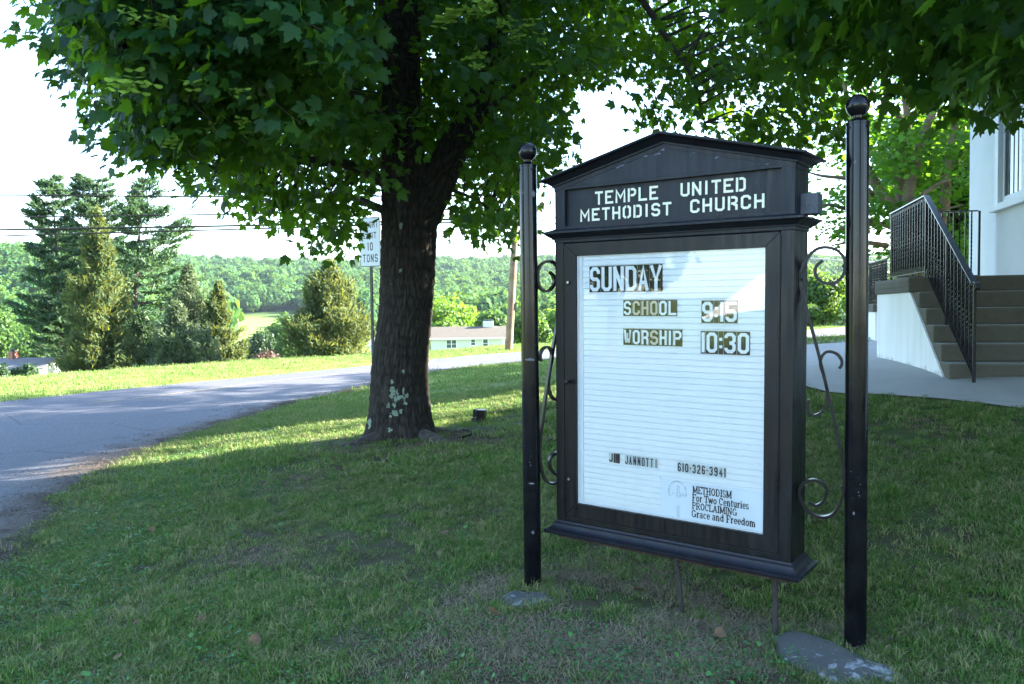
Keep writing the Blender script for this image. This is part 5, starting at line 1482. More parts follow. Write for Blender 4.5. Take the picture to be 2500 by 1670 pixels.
tree_px('green bush at the far left picture edge beside the farmhouse', -60, 12, 868, 46, 2500, 'dark', size=.13, group=None, lift=0, name='bush', cat='bush')

# ------------------------------------------------------------------ pines and cedars
def conifer(name, label, u, y, vtop, vbase, w_px, n_br, leaf, style, trunk='trunk_grey', bare=0.0, group='conifers beyond the road', lean=0, dens=1.0, tr=.016, right=1.0, left=1.0, size=.16, top_w=.12):
    x = at_depth(u, y); top = P(u, vtop, y)[2]; zb = min(Z(x, y), P(u, vbase, y)[2] + .6) if vbase else Z(x, y); zb = Z(x, y); h = top - zb
    root = empty(name, (x, y, zb), label, 'tree', group)
    R0 = w_px / 1944 * y / 2
    mb = MB(); mb.tube(catmull([(x, y, zb - .3), (x + lean * .4, y, zb + h * .5), (x + lean, y, zb + h * .98)], 5), list(np.linspace(h * tr, h * tr * .12, 11)), 9)
    Pn, Nn, Tn, Sz = [], [], [], []
    for i in range(n_br):
        f = bare + (1 - bare) * (i + rng.random()) / n_br
        if style == 'pine': f = round(f * 25) / 25 + rng.normal() * .004
        f = min(max(f, bare), .995); z = h * f
        g = (f - bare) / (1 - bare)
        if style == 'pine': env = max(0, 1 - g) ** .55 * (.45 + .55 * min(1, g * 5)) * rng.uniform(.5, 1.12) + top_w
        else: env = (1 - g ** 1.5) * (.75 + .25 * min(1, g * 6)) * rng.uniform(.70, 1.22) * (1 + .22 * math.sin(g * 17 + u) ) + .04
        a = rng.uniform(0, 2 * math.pi); L_ = R0 * env; dx, dy = math.cos(a), math.sin(a)
        L_ *= right if dx > 0 else left
        rise = {'pine': rng.uniform(.02, .32), 'cedar': rng.uniform(.15, .7)}[style]
        s0 = np.array([x + lean * f, y, zb + z]); e_ = s0 + np.array([dx * L_, dy * L_, L_ * rise * (.6 + g)])
        mid_ = (s0 + e_) / 2 + np.array([0, 0, -L_ * .10])
        bp = np.array(catmull([s0, mid_, e_], 5))
        mb.tube([tuple(q) for q in bp[::2]] + [tuple(bp[-1])], list(np.linspace(h * .0028 + .012, .008, len(bp[::2]) + 1)), 4, cap=False)
        m_ = int((44 if style == 'pine' else 34) * dens * max(.35, L_ / R0 + .25))
        t = rng.random(m_) ** (.55 if style == 'pine' else .5) * .95 + .08
        q = np.stack([np.interp(t, np.linspace(0, 1, len(bp)), bp[:, j]) for j in range(3)], 1)
        spread = L_ * (.20 if style == 'pine' else .17) * (1.25 - t) + .10
        side = rng.normal(size=(m_, 1)) * spread[:, None] * np.array([[-dy, dx, 0]])
        q = q + side + rng.normal(size=(m_, 3)) * np.array([.09, .09, .055 if style == 'pine' else .20]) * (R0 / 2.2) ** .5
        Pn.append(q); tp = np.array([dx, dy, .75 if style == 'pine' else 1.1]) + rng.normal(size=(m_, 3)) * .4
        Nn.append(rng.normal(size=(m_, 3)) + np.array([dx * .3, dy * .3, .5])); Tn.append(tp)
    p = np.vstack(Pn); nn_ = np.vstack(Nn); tp = np.vstack(Tn); n = len(p)
    tint = np.clip(.4 + .35 * vnoise(p[:, 0] * 1.3, p[:, 1] * 1.3, p[:, 2] * 1.3, 3) + rng.normal(size=n) * .2, 0, 1)
    put(link('crown', card_mesh('crown', p, nn_, size * rng.uniform(.7, 1.5, n), tint, LEAFM[leaf], elong=5 if style == 'pine' else 4, tip=tp), kind='stuff'), root)
    put(mb.build('trunk', M[trunk], smooth_sh=True), root)
    return root
CG = 'conifers beyond the road'
conifer('pine_tree', 'tall white pine at the left of the conifer group with a long bare trunk', 152, 70, 432, 905, 205, 100, 'pine', 'pine', bare=.24, lean=-.5, size=.22, dens=3.3, tr=.013, trunk='trunk_dark')
conifer('pine_tree', 'broad-topped white pine rising behind the olive cedar', 238, 76, 436, 905, 190, 120, 'pine', 'pine', bare=.12, size=.22, dens=3.3, top_w=.30)
conifer('pine_tree', 'white pine with long upswept boughs reaching right, right of the conifer group centre', 318, 72, 440, 905, 290, 105, 'pine', 'pine', bare=.10, lean=1.5, size=.22, dens=3.4, right=1.2, left=.55, trunk='trunk_dark', top_w=.15)
conifer('pine_tree', 'slim pine behind the first tall pine trunk', 128, 80, 640, 905, 130, 70, 'pine', 'pine', bare=.15, size=.2, dens=1.6)
conifer('cedar_tree', 'tall olive cedar in the middle of the conifer group', 245, 62, 520, 905, 165, 330, 'olive', 'cedar', bare=.08, size=.15, dens=2.8, trunk='trunk_tan')
conifer('cedar_tree', 'grey-green cedar right of the upswept pine', 462, 64, 655, 905, 170, 230, 'juniper', 'cedar', bare=.03, size=.14, dens=2.4)
conifer('cedar_tree', 'dark pointed cedar at the right end of the conifer group', 535, 63, 695, 905, 120, 190, 'olive', 'cedar', bare=.03, size=.13, dens=2.3)
conifer('juniper', 'rounded grey-green juniper low in front of the conifer group', 432, 58, 745, 905, 150, 190, 'juniper', 'cedar', bare=.02, size=.13, dens=2.3)
conifer('juniper', 'small grey-green juniper beside the foot of the pointed cedar', 500, 57, 800, 905, 110, 110, 'juniper', 'cedar', bare=.02, size=.12, dens=2.0)
conifer('cedar_tree', 'dark low cedar under the left pines', 205, 66, 760, 905, 90, 90, 'dark', 'cedar', bare=.15, size=.14, dens=2.0)
conifer('cedar_tree', 'dense dark cedar skirts below the upswept pine', 345, 66, 770, 905, 150, 140, 'dark', 'cedar', bare=.08, size=.15, dens=2.2)
conifer('cedar_tree', 'lone broad cedar standing on the far lawn left of the maple trunk', 806, 60, 648, 870, 212, 420, 'olive', 'cedar', bare=.02, size=.14, dens=2.7, trunk='trunk_tan', group=None)

# ------------------------------------------------------------------ big multi-stemmed maple behind the steps
bx = at_depth(2225, 24.0); BY = 24.0
bt = empty('background_maple', (bx, BY, Z(bx, BY)), 'sunlit many-limbed maple behind the church steps and railings', 'tree')
SK3 = []
def l3(pxs, r0, r1, mat_='trunk_tan', n=10):
    q = [P(u, v, y) for u, v, y in pxs]; q[0] = q[0].copy()
    c_ = catmull(q, 6); mb = MB(); mb.tube(c_, list(np.linspace(r0, r1, len(c_))), n); put(mb.build('limb', M[mat_], smooth_sh=True), bt); SK3.append(np.array(c_))
base = (2235, 800, BY)
mb = MB(); mb.tube(catmull([P(2236, 812, BY), P(2232, 700, BY), P(2222, 600, BY)], 5), list(np.linspace(.55, .42, 11)), 14); put(mb.build('trunk', M['trunk_grey'], smooth_sh=True), bt)
for q in ([(2225, 620, 24), (2190, 520, 24), (2150, 470, 24), (2100, 380, 23.8), (2080, 300, 23.6), (2060, 200, 23.5)],
          [(2228, 610, 24), (2215, 500, 23.8), (2235, 400, 23.6), (2262, 310, 23.4), (2290, 240, 23.2), (2310, 130, 23)],
          [(2230, 620, 24), (2210, 530, 24.2), (2195, 430, 24.3), (2215, 320, 24.4), (2208, 230, 24.5), (2190, 100, 24.5)],
          [(2270, 700, 24.5), (2300, 560, 24.6), (2312, 430, 24.8), (2330, 300, 25), (2350, 200, 25)]):
    l3(q, .21, .06)
for q in ([(2150, 560, 24), (2090, 520, 23.5), (2020, 500, 23), (1975, 515, 22.8)], [(2140, 480, 24), (2080, 440, 23.4), (2010, 430, 23), (1970, 420, 22.6)], [(2190, 560, 24), (2120, 540, 23.2), (2050, 560, 22.8)],
          [(2220, 500, 23.6), (2290, 450, 23), (2340, 430, 22.6)], [(2230, 560, 24), (2280, 520, 23.5), (2350, 500, 23)], [(2110, 380, 23.8), (2040, 330, 23.2), (1985, 300, 23)], [(2165, 600, 24), (2090, 590, 23.4), (2030, 600, 23)], [(2210, 300, 24.4), (2150, 240, 24), (2100, 200, 23.6)]):
    l3(q, .09, .022, n=7)
OUT3 = [(1965, 120), (1960, 300), (1930, 340), (1990, 360), (1960, 440), (2000, 460), (1965, 500), (2030, 520), (1985, 600), (2045, 590), (2100, 620), (2150, 610), (2200, 640), (2200, 700), (2300, 710), (2420, 740), (2520, 600), (2520, -500), (1900, -500)]
out = []
while len(out) < 1300:
    p = np.stack([rng.uniform(8, 17, 3000), rng.uniform(19.5, 29, 3000), rng.uniform(2.6, 15, 3000)], 1)
    u, v, z = project(p)
    ok = inside(OUT3, u, v) & (np.sum(((p - np.array([12.4, 24.2, 8.5])) / np.array([4.8, 4.8, 6.6])) ** 2, 1) < 1) & (vnoise(p[:, 0] * .8, p[:, 1] * .8, p[:, 2] * 1.2, 51) > .04)
    out += list(p[ok])
c3 = np.array(out[:1300]); q3 = clump_leaves(c3, 13, .24, .155, np.array([12.4, 24.2, 6]), flat=.4, up_w=1.0, out_w=.3, rnd=.45)
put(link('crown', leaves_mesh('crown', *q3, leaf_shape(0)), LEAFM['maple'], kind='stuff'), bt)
# trees of the same row hidden behind the sign and the church; the photograph shows their shade on lawn and road
SHG = 'trees along the churchyard edge'
SHADE = [(17.0, 30.0, 9.6, 3.6, 2.2), (21.5, 36.5, 9.0, 3.8, 2.2), (17.6, 24.0, 9.5, 3.4, 1.6)]
for i, (x, y, h, w, lo) in enumerate(SHADE):
    zb = Z(x, y)
    broad('broadleaf_tree', ['leafy tree beyond the church landing, right of the many-limbed maple', 'leafy tree farthest along the churchyard edge, behind the landing railing', 'tall tree just behind the church corner'][i],
          x, y, h, lob(9, w, w, (h + lo) / 2, (h - lo) / 2 * 1.0), 9000, .22, 'mid', trunk_r=.2, group=SHG)

TB_ = 'added shade trees out of view behind the church'
for i, a_ in enumerate(np.arange(4.0, 38.0, 3.4)):  # added row out of view; crown heights shape the shade and sun streak
    x, y = 8 + .64 * a_ + 2.6, 10.6 + .77 * a_ - 2.2
    lo, hi = (10.35 if a_ < 19 else 6.4), (13.2 if a_ > 19 else 14.4)
    zb = Z(x, y); hh2 = hi - zb; ll = lo - zb
    broad('broadleaf_tree', 'added shade tree outside the picture behind the church, crown set for its shadow, %s in its row' % ['first', 'second', 'third', 'fourth', 'fifth', 'sixth', 'seventh', 'eighth', 'ninth', 'tenth', 'last'][i],
          x, y, hh2, lob(9, 3.0, 3.0, (hh2 + ll) / 2, (hh2 - ll) / 2), 3500, .34, 'mid', trunk_r=.2, group=TB_)
# ------------------------------------------------------------------ houses across the road
M['siding'] = simple('siding', (0.52, 0.54, 0.48), 0.8, var=.03)
M['siding_white'] = simple('siding_white', (0.74, 0.75, 0.76), 0.8, var=.03)
M['roof_brown'] = simple('roof_brown', (0.074, 0.064, 0.050), 0.95, var=.12, scale=1.5)
M['roof_grey'] = simple('roof_grey', (0.17, 0.16, 0.162), 0.95, var=.12, scale=1.5)
M['brick'] = simple('brick', (0.30, 0.13, 0.10), 0.9, var=.3, scale=6)
M['pane_dark'] = simple('pane_dark', (0.05, 0.07, 0.08), 0.08, var=.3, scale=2)
M['roof_tan'] = simple('roof_tan', (0.40, 0.33, 0.20), 0.9, var=.1)
def house(name, label, uL, uR, y, vEave, vRidge, vBase, wall, roof, depth=8.0, yaw=0.0, chimney=None, windows=(), overhang=.35):
    a = P(uL, vEave, y); b_ = P(uR, vEave, y); W = b_[0] - a[0]; eave = (a[2] + b_[2]) / 2; zb = P((uL + uR) / 2, vBase, y)[2] - 1.5
    ridge = P((uL + uR) / 2, vRidge, y + depth / 2)[2]
    root = empty(name, (a[0], y, zb), label, 'house'); root.rotation_euler = (0, 0, yaw)
    H = eave - zb; RH = ridge - zb
    mb = MB()
    n = max(4, int(H / .2)); 
    for i in range(n):      # lap siding, each course a little proud at its foot
        z0, z1 = H * i / n, H * (i + 1) / n
        mb.add([(0, -.03, z0), (W, -.03, z0), (W, 0, z1), (0, 0, z1)], [(0, 1, 2, 3)])
        mb.add([(-.03, depth, z0), (-.03, 0, z0), (0, 0, z1), (0, depth, z1)], [(0, 1, 2, 3)])
    mb.add([(W, 0, 0), (W, depth, 0), (W, depth, H), (W, 0, H), (0, depth, 0), (0, depth, H)], [(0, 1, 2, 3), (4, 5, 2, 1)])
    for x in (0, W):
        mb.add([(x, 0, H), (x, depth, H), (x, depth / 2, RH - .1)], [(0, 1, 2), ])
    mb.build('wall', wall, root)
    o_ = overhang; mb = MB(); sl = (RH - H) / (depth / 2)
    for s in (-1, 1):
        ye = -o_ if s < 0 else depth + o_; ze = H - o_ * sl
        mb.add([(-o_, ye, ze), (W + o_, ye, ze), (W + o_, depth / 2, RH), (-o_, depth / 2, RH), (-o_, ye, ze - .15), (W + o_, ye, ze - .15), (W + o_, depth / 2, RH - .15), (-o_, depth / 2, RH - .15)],
               [(0, 1, 2, 3), (7, 6, 5, 4), (0, 4, 5, 1), (0, 3, 7, 4), (1, 5, 6, 2)])
    rf = mb.build('roof', roof, root)
    mb = MB(); mb.box(-o_, W + o_, -o_ - .06, -o_ - .01, H - o_ * sl - .2, H - o_ * sl + .02); mb.build('fascia', M['trim'], rf)
    if chimney:
        cx, cw, ch_, cm = chimney; mb = MB(); mb.box(cx, cx + cw, depth / 2 - .4, depth / 2 + .5, RH - .8, RH + ch_); c0 = mb.build('chimney', M[cm], rf)
        mb = MB(); mb.box(cx + .1, cx + cw - .1, depth / 2 - .3, depth / 2 + .4, RH + ch_ + .001, RH + ch_ + .22); mb.build('chimney_cap', M['grey_box'], rf)
    for (wx, wz, ww, wh, parts_) in windows:
        mb = MB(); f = .09
        mb.box(wx - f, wx + ww + f, -.10, -.035, wz - f, wz); mb.box(wx - f, wx + ww + f, -.10, -.035, wz + wh, wz + wh + f); mb.box(wx - f, wx, -.099, -.035, wz, wz + wh); mb.box(wx + ww, wx + ww + f, -.099, -.035, wz, wz + wh)
        for i in range(1, parts_): mb.box(wx + ww * i / parts_ - .04, wx + ww * i / parts_ + .04, -.098, -.035, wz, wz + wh)
        mb.box(wx, wx + ww, -.09, -.036, wz + wh / 2 - .025, wz + wh / 2 + .025)
        w_ = mb.build('window', M['trim'], root)
        for i in range(parts_):
            mb = MB(); mb.box(wx + ww * i / parts_ + .03, wx + ww * (i + 1) / parts_ - .03, -.06, -.045, wz + .01, wz + wh - .01); mb.build('pane', M['pane_dark'], w_)
    return root, W, H
yh = 112.0
def hx(u): return (u - 1045) / 1944 * yh
mzb = P(1135, 855, yh)[2] - 1.5
def hz(v): return P(1135, v, yh)[2] - mzb
house('ranch_house', 'pale single-storey ranch house with brown roof and small chimney beyond the road', 1052, 1229, yh, 823, 797, 855, M['siding'], M['roof_brown'], depth=9, yaw=R(0),
      chimney=(hx(1170), 1.5, .75, 'siding'),
      windows=[(hx(1083), hz(849), hx(1107) - hx(1083), hz(830) - hz(849), 2), (hx(1143), hz(843), hx(1153) - hx(1143), hz(829) - hz(843), 1), (hx(1172), hz(849), hx(1184) - hx(1172), hz(829) - hz(849), 1)])
house('shed', 'small white gabled shed seen left of the maple trunk', 903, 935, 118, 838, 822, 862, M['siding_white'], M['roof_grey'], depth=5, windows=[])
house('farmhouse', 'grey-roofed farmhouse low at the left picture edge with a brick chimney', -105, 56, 66, 925, 874, 930, M['siding_white'], M['roof_grey'], depth=9, chimney=(1.75, .35, .55, 'brick'))
house('barn', 'long grey roof of a low building showing between the pine trunks', 152, 246, 90, 912, 884, 930, M['siding_white'], M['roof_grey'], depth=9)
house('garage', 'low tan-roofed garage half hidden behind the junipers', 262, 345, 86, 905, 893, 912, M['siding'], M['roof_tan'], depth=7)

# ------------------------------------------------------------------ utility pole and wires
M['pole_wood'] = simple('pole_wood', (0.17, 0.115, 0.075), 0.9, var=.35, scale=2, bump=.4)
M['wire'] = simple('wire', (0.004, 0.004, 0.005), 0.9, var=.1)
M['wire_bare'] = simple('wire_bare', (0.35, 0.35, 0.36), 0.35, 0.6, var=.1)
PY = 42.0
pb, pt_ = P(1241, 848, PY), P(1272, 350, PY)
pole = empty('utility_pole', (pb[0], PY, Z(pb[0], PY)), 'leaning brown wooden utility pole beyond the road, behind the left sign post', 'pole')
mb = MB(); pb2 = pb.copy(); pb2[2] = Z(pb[0], PY) - .3
mb.tube([pb2, pb * .5 + pt_ * .5, pt_], [.21, .175, .14], 14); put(mb.build('shaft', M['pole_wood'], smooth_sh=True), pole)
mb = MB()
for zz, L_ in ((.97, 1.2), (.90, .9)):
    c0 = pb * (1 - zz) + pt_ * zz; mb.box(c0[0] - .06, c0[0] + .06, c0[1] - L_, c0[1] + L_, c0[2] - .06, c0[2] + .06)
put(mb.build('crossarm', M['pole_wood']), pole)
c0 = pb * .80 + pt_ * .20; mb = MB(); mb.box(c0[0] + .14, c0[0] + .30, c0[1] - .1, c0[1] + .1, c0[2] - .15, c0[2] + .2); put(mb.build('meter_box', M['grey_box']), pole)
def wire(label, pts, r_, mat_, group='overhead wires'):
    q = [P(*p) for p in pts]; mb = MB(); mb.tube(catmull(q, 10), r_ * 1.45, 5); mb.build('power_line', M[mat_], label=label, cat='wire', group=group)
wire('topmost thin wire crossing the left pines', [(-500, 470, 46), (0, 465, 45), (438, 467, 44), (1262, 452, 42)], .014, 'wire')
wire('pale upper wire of the lines crossing the left pines', [(-500, 478, 46), (0, 476.5, 45), (491, 480, 44), (1263, 478, 42)], .030, 'wire')
wire('third wire down across the left pines', [(-500, 540, 46), (0, 530.5, 45), (568, 523, 44), (1264, 508, 42)], .027, 'wire')
wire('thick black cable across the left pines', [(-500, 574, 46), (0, 561.5, 45), (684, 549, 44), (1262, 530, 42)], .040, 'wire')
wire('lowest cable across the left pines', [(-500, 595, 46), (0, 576.5, 45), (682, 557, 44), (1262, 538, 42)], .030, 'wire')
wire('cable leaving the pole to the right, top one', [(1264, 505, 42), (1355, 531, 43), (1990, 615, 52), (2350, 640, 60)], .022, 'wire_bare')
wire('cable leaving the pole to the right, middle one', [(1263, 520, 42), (1500, 575, 44), (1990, 620, 52), (2150, 628, 55), (2350, 640, 60)], .022, 'wire_bare')
wire('cable leaving the pole to the right, lowest one', [(1262, 535, 42), (1500, 590, 44), (1973, 630, 52), (2160, 641, 55), (2350, 650, 60)], .024, 'wire_bare')
for i, (v0, v1) in enumerate(((110, 160), (258, 322), (287, 348), (315, 366))):
    wire(['highest', 'second', 'third', 'fourth'][i] + ' of the faint far wires in the sky at the upper left', [(-120, v0, 80), (200, (v0 + v1) / 2, 80), (520, v1, 80)], .018, 'wire', 'faint wires in the sky at the upper left')

# ------------------------------------------------------------------ weight limit sign
SY = 15.0
sx = P(905, 700, SY); a45 = R(-42)
sp = empty('road_sign', (sx[0] + .03, SY, Z(sx[0], SY)), 'white weight limit road sign half hidden behind the maple trunk', 'sign'); sp.rotation_euler = (R(1.0), R(1.2), a45)
M['sign_white'] = simple('sign_white', (0.62, 0.66, 0.68), 0.55, var=.04)
M['sign_green'] = simple('post_steel', (0.03, 0.035, 0.035), 0.6, .3, var=.3)
mb = MB(); zb_ = P(905, 652, SY)[2] - Z(sx[0], SY); SW, SHh = .61, .92
def rrect(x0, x1, z0, z1, r_, n=5):
    return [(cx + r_ * math.cos(R(a)), cz + r_ * math.sin(R(a))) for cx, cz, a0 in ((x1 - r_, z0 + r_, -90), (x1 - r_, z1 - r_, 0), (x0 + r_, z1 - r_, 90), (x0 + r_, z0 + r_, 180)) for a in np.linspace(a0, a0 + 90, n)]
r1 = rrect(-SW / 2, SW / 2, zb_, zb_ + SHh, .04); n = len(r1)
mb.add([(x, -.03, z) for x, z in r1] + [(x, -.027, z) for x, z in r1], [tuple(range(n)), tuple(reversed(range(n, 2 * n)))] + [(i, i + n, (i + 1) % n + n, (i + 1) % n) for i in range(n)])
pn = mb.build('sign_plate', M['sign_white'], sp)
mb = MB(); ra = rrect(-SW / 2 + .003, SW / 2 - .003, zb_ + .003, zb_ + SHh - .003, .04); rb_ = rrect(-SW / 2 + .018, SW / 2 - .018, zb_ + .018, zb_ + SHh - .018, .03)
mb.add([(x, -.0305, z) for x, z in ra] + [(x, -.0305, z) for x, z in rb_], [(i, (i + 1) % n, (i + 1) % n + n, i + n) for i in range(n)]); mb.build('border', M['ink'], pn)
def road_text(t_, x0, x1, z0, z1, th):
    mb = MB(); wts = [.35 if c == 'I' else (.6 if c == '1' else 1) for c in t_]; u_ = (x1 - x0) / (sum(wts) + .35 * (len(t_) - 1)); x = x0
    for c, w in zip(t_, wts): glyph(mb, c, x, z0, u_ * w, z1 - z0, th, .0303); x += u_ * (w + .35)
    mb.build('lettering', M['ink'], pn)
road_text('WEIGHT', -.24, .24, zb_ + .72, zb_ + .84, .02); road_text('LIMIT', -.19, .19, zb_ + .525, zb_ + .64, .02)
road_text('10', -.085, .085, zb_ + .30, zb_ + .455, .027); road_text('TONS', -.22, .22, zb_ + .085, zb_ + .235, .024)
mb = MB(); mb.box(-.03, .03, -.0265, -.022, -.3, zb_ + SHh - .05); mb.box(-.03, -.024, -.022, .0, -.3, zb_ + SHh - .05); mb.box(.024, .03, -.022, .0, -.3, zb_ + SHh - .05)
mb.build('sign_post', M['sign_green'], sp)

# ------------------------------------------------------------------ flood light on the lawn
fy = 11.0; fpos = P(1165, 1016, fy); fz_ = Z(fpos[0], fy)
M['slab0'] = simple('dark_concrete', (0.05, 0.052, 0.055), .9, var=.3, scale=20)
fl = empty('flood_light', (fpos[0], fy, fz_), 'small black flood light on the grass between the maple trunk and the sign post', 'lamp'); fl.rotation_euler = (0, 0, R(-10))
mb = MB(); mb.box(-.07, .07, -.05, .05, -.05, .075); mb.build('concrete_base', M['slab0'], fl, bevel=.01)
mb = MB(); mb.add([(-.055, -.06, .09), (.0, -.06, .09), (.0, .06, .09), (-.055, .06, .09), (-.05, -.05, .19), (-.01, -.05, .215), (-.01, .05, .215), (-.05, .05, .19)], [(0, 3, 2, 1), (4, 5, 6, 7), (0, 1, 5, 4), (1, 2, 6, 5), (2, 3, 7, 6), (3, 0, 4, 7)])
mb.build('lamp_housing', M['iron'], fl, bevel=.012)
mb = MB(); mb.add([(.0, -.06, .06), (.105, -.085, .035), (.105, .085, .035), (.0, .06, .06), (.0, -.06, .19), (.12, -.085, .19), (.12, .085, .19), (.0, .06, .19)], [(0, 3, 2, 1), (4, 5, 6, 7), (0, 1, 5, 4), (1, 2, 6, 5), (2, 3, 7, 6), (3, 0, 4, 7)])
mb.build('lamp_hood', M['iron'], fl, bevel=.008)
# ------------------------------------------------------------------ flat lichened stones at the post feet
mt, nt, b = newmat('slab'); k = NT(nt); c = k.coord('Object')
col = k.mix(k.noise(c, 7, 6, .7), (0.035, 0.040, 0.036), (0.085, 0.090, 0.082))
xyz_ = k.sep(c)
msk = k.math('ADD', k.noise(c, 11, 7, .65, .6), k.math('MULTIPLY', xyz_[1], -.55))
col = k.mix(k.ramp(msk, [(0.565, 0), (0.64, .9)]), col, (0.27, 0.29, 0.31))
col = k.mix(k.ramp(k.noise(c, 55, 2), [(0.68, 0), (0.72, .8)]), col, (0.26, 0.28, 0.27))
k.L(col, b.inputs['Base Color']); b.inputs['Roughness'].default_value = .95; k.bump(b, k.noise(c, 30, 6, .7), .8, .01); M['slab'] = mt
def slab(label, px_, thick, seed):
    w = [cpp_2(u, v) for u, v in px_]; c0 = np.mean(w, 0); me = bpy.data.meshes.new('flat_stone')
    n = 56; o_ = np.array(catmull(w + [w[0]], 6))[:-1]; mb = MB(); m_ = len(o_)
    rings = []
    for s_, dz in ((1.03, -.04), (1.0, .0), (.97, .012), (.90, .020), (.7, .026), (.45, .028), (.2, .028)):
        rings.append([(c0[0] + (q[0] - c0[0]) * s_, c0[1] + (q[1] - c0[1]) * s_, dz * thick + .01 * float(vnoise(q[0] * 9 * s_, q[1] * 9 * s_, s_ * 3, seed)) * (s_ < 1)) for q in o_])
    vs = [(x - c0[0], y - c0[1], z) for r_ in rings for x, y, z in r_]
    fs = [(i * m_ + j, i * m_ + (j + 1) % m_, (i + 1) * m_ + (j + 1) % m_, (i + 1) * m_ + j) for i in range(len(rings) - 1) for j in range(m_)] + [tuple((len(rings) - 1) * m_ + j for j in range(m_))]
    a_ = 0
    for i in range(m_): a_ += o_[i][0] * o_[(i + 1) % m_][1] - o_[(i + 1) % m_][0] * o_[i][1]
    if a_ < 0: fs = [tuple(reversed(f)) for f in fs]
    mb.add(vs, fs); mb.build('flat_stone', M['slab'], smooth_sh=True, loc=(c0[0], c0[1], Z(*c0) + .012), label=label, cat='stone')
def cpp_2(u, v):
    d = ray(u, v); t = (0.02 - 1.55) / d[2]; p = EYE + d * t; return p[:2]
STONES = [[(1222, 1459), (1250, 1448), (1285, 1452), (1312, 1446), (1345, 1452), (1348, 1466), (1320, 1474), (1295, 1482), (1262, 1488), (1235, 1478)],
          [(1890, 1550), (1925, 1536), (1975, 1545), (2030, 1562), (2075, 1585), (2130, 1612), (2190, 1632), (2215, 1655), (2180, 1662), (2120, 1652), (2060, 1664), (2010, 1648), (1960, 1622), (1915, 1600)]]
slab('small flat grey stone at the foot of the left sign post', STONES[0], 1.0, 5)
slab('large flat grey stone blotched with white lichen at the foot of the right sign post', STONES[1], .75, 6)
STP = [np.array([cpp_2(u, v) for u, v in q]) for q in STONES]

# ------------------------------------------------------------------ trees and one added white triangle behind the camera, mirrored in glass and gloss paint
def mirrored(u, v, t):
    d = ray(u, v); n_ = SGN; o_ = SGO - n_ * 0.016; k_ = ((o_ - EYE) @ n_) / (d @ n_); h_ = EYE + d * k_; d = d / np.linalg.norm(d)
    return h_ + (d - 2 * (d @ n_) * n_) * t
q = [mirrored(u, v, 36.0) for u, v in ((1712, 778), (1880, 752), (1885, 650))]  # made-up white triangle, placed to give the glass its bright reflection
ct = sum(q) / 3; tn_ = np.cross(q[1] - q[0], q[2] - q[0]); tn_ /= np.linalg.norm(tn_)
mb = MB(); mb.add([p - ct for p in q] + [p - ct + tn_ * .02 for p in q], [(0, 1, 2), (5, 4, 3), (0, 3, 4, 1), (1, 4, 5, 2), (2, 5, 3, 0)])
wedge = empty('added_wedge', tuple(ct), 'added white triangle behind the viewer, shaped to mirror as a bright patch in the sign glass', 'wedge')
mb.build('wedge_face', M['siding_white'], wedge)
for p in q[:]:
    mb = MB(); zb = Z(p[0], p[1]) - ct[2]; mb.tube([(p[0] - ct[0], p[1] - ct[1], zb), p - ct + np.array([0, 0, .05])], .03, 8); mb.build('wedge_prop', M['iron'], wedge)

BK = 'trees behind the viewer mirrored in the sign glass'
for i, (x, y, h) in enumerate([(-17, -2.6, 9), (-22, -6, 10), (-26, 3, 9), (3, -24, 11)]):
    broad('broadleaf_tree', ['nearest of the trees across the road behind the viewer', 'second tree across the road behind the viewer', 'tree far left outside the picture across the road', 'tree straight behind the viewer'][i],
          x, y, h, lob(7, 3.4, 3.4, h * .58, h * .42), 3500, .34, 'dark', trunk_r=.2, group=BK)
# ------------------------------------------------------------------ grass
def grass_mat(name):
    mt, nt, b = newmat(name); k = NT(nt)
    r_ = k.rand(); tnt = k.attr('tint')
    geo = nt.nodes.new('ShaderNodeNewGeometry'); pos = geo.outputs['Position']
    g1 = k.mix(tnt, (0.045, 0.130, 0.026), (0.180, 0.320, 0.055))
    g2 = k.mix(k.ramp(k.noise(pos, 1.1, 5, .6), [(0.40, 0), (0.66, 1)]), g1, k.mix(tnt, (0.060, 0.110, 0.026), (0.20, 0.26, 0.065)))
    f = k.math('ADD', k.math('MULTIPLY', tnt, .55), k.math('MULTIPLY', k.noise(pos, 2.4, 4, .6), .62))
    col = k.mix(k.ramp(f, [(0.53, 0), (0.66, .95)]), g2, (0.33, 0.28, 0.16))
    col = k.mix(k.math('MULTIPLY', r_, .35), col, (0.05, 0.16, 0.02))
    k.L(col, b.inputs['Base Color']); b.inputs['Roughness'].default_value = .6; b.inputs['Specular IOR Level'].default_value = .2
    tr = nt.nodes.new('ShaderNodeBsdfTranslucent'); k.L(k.mix(.5, col, (0.16, 0.28, 0.03)), tr.inputs[0])
    ms = nt.nodes.new('ShaderNodeMixShader'); ms.inputs[0].default_value = .35; k.L(b.outputs[0], ms.inputs[1]); k.L(tr.outputs[0], ms.inputs[2])
    k.L(ms.outputs[0], nt.nodes['Material Output'].inputs[0]); return mt
GM = grass_mat('grass_blade')
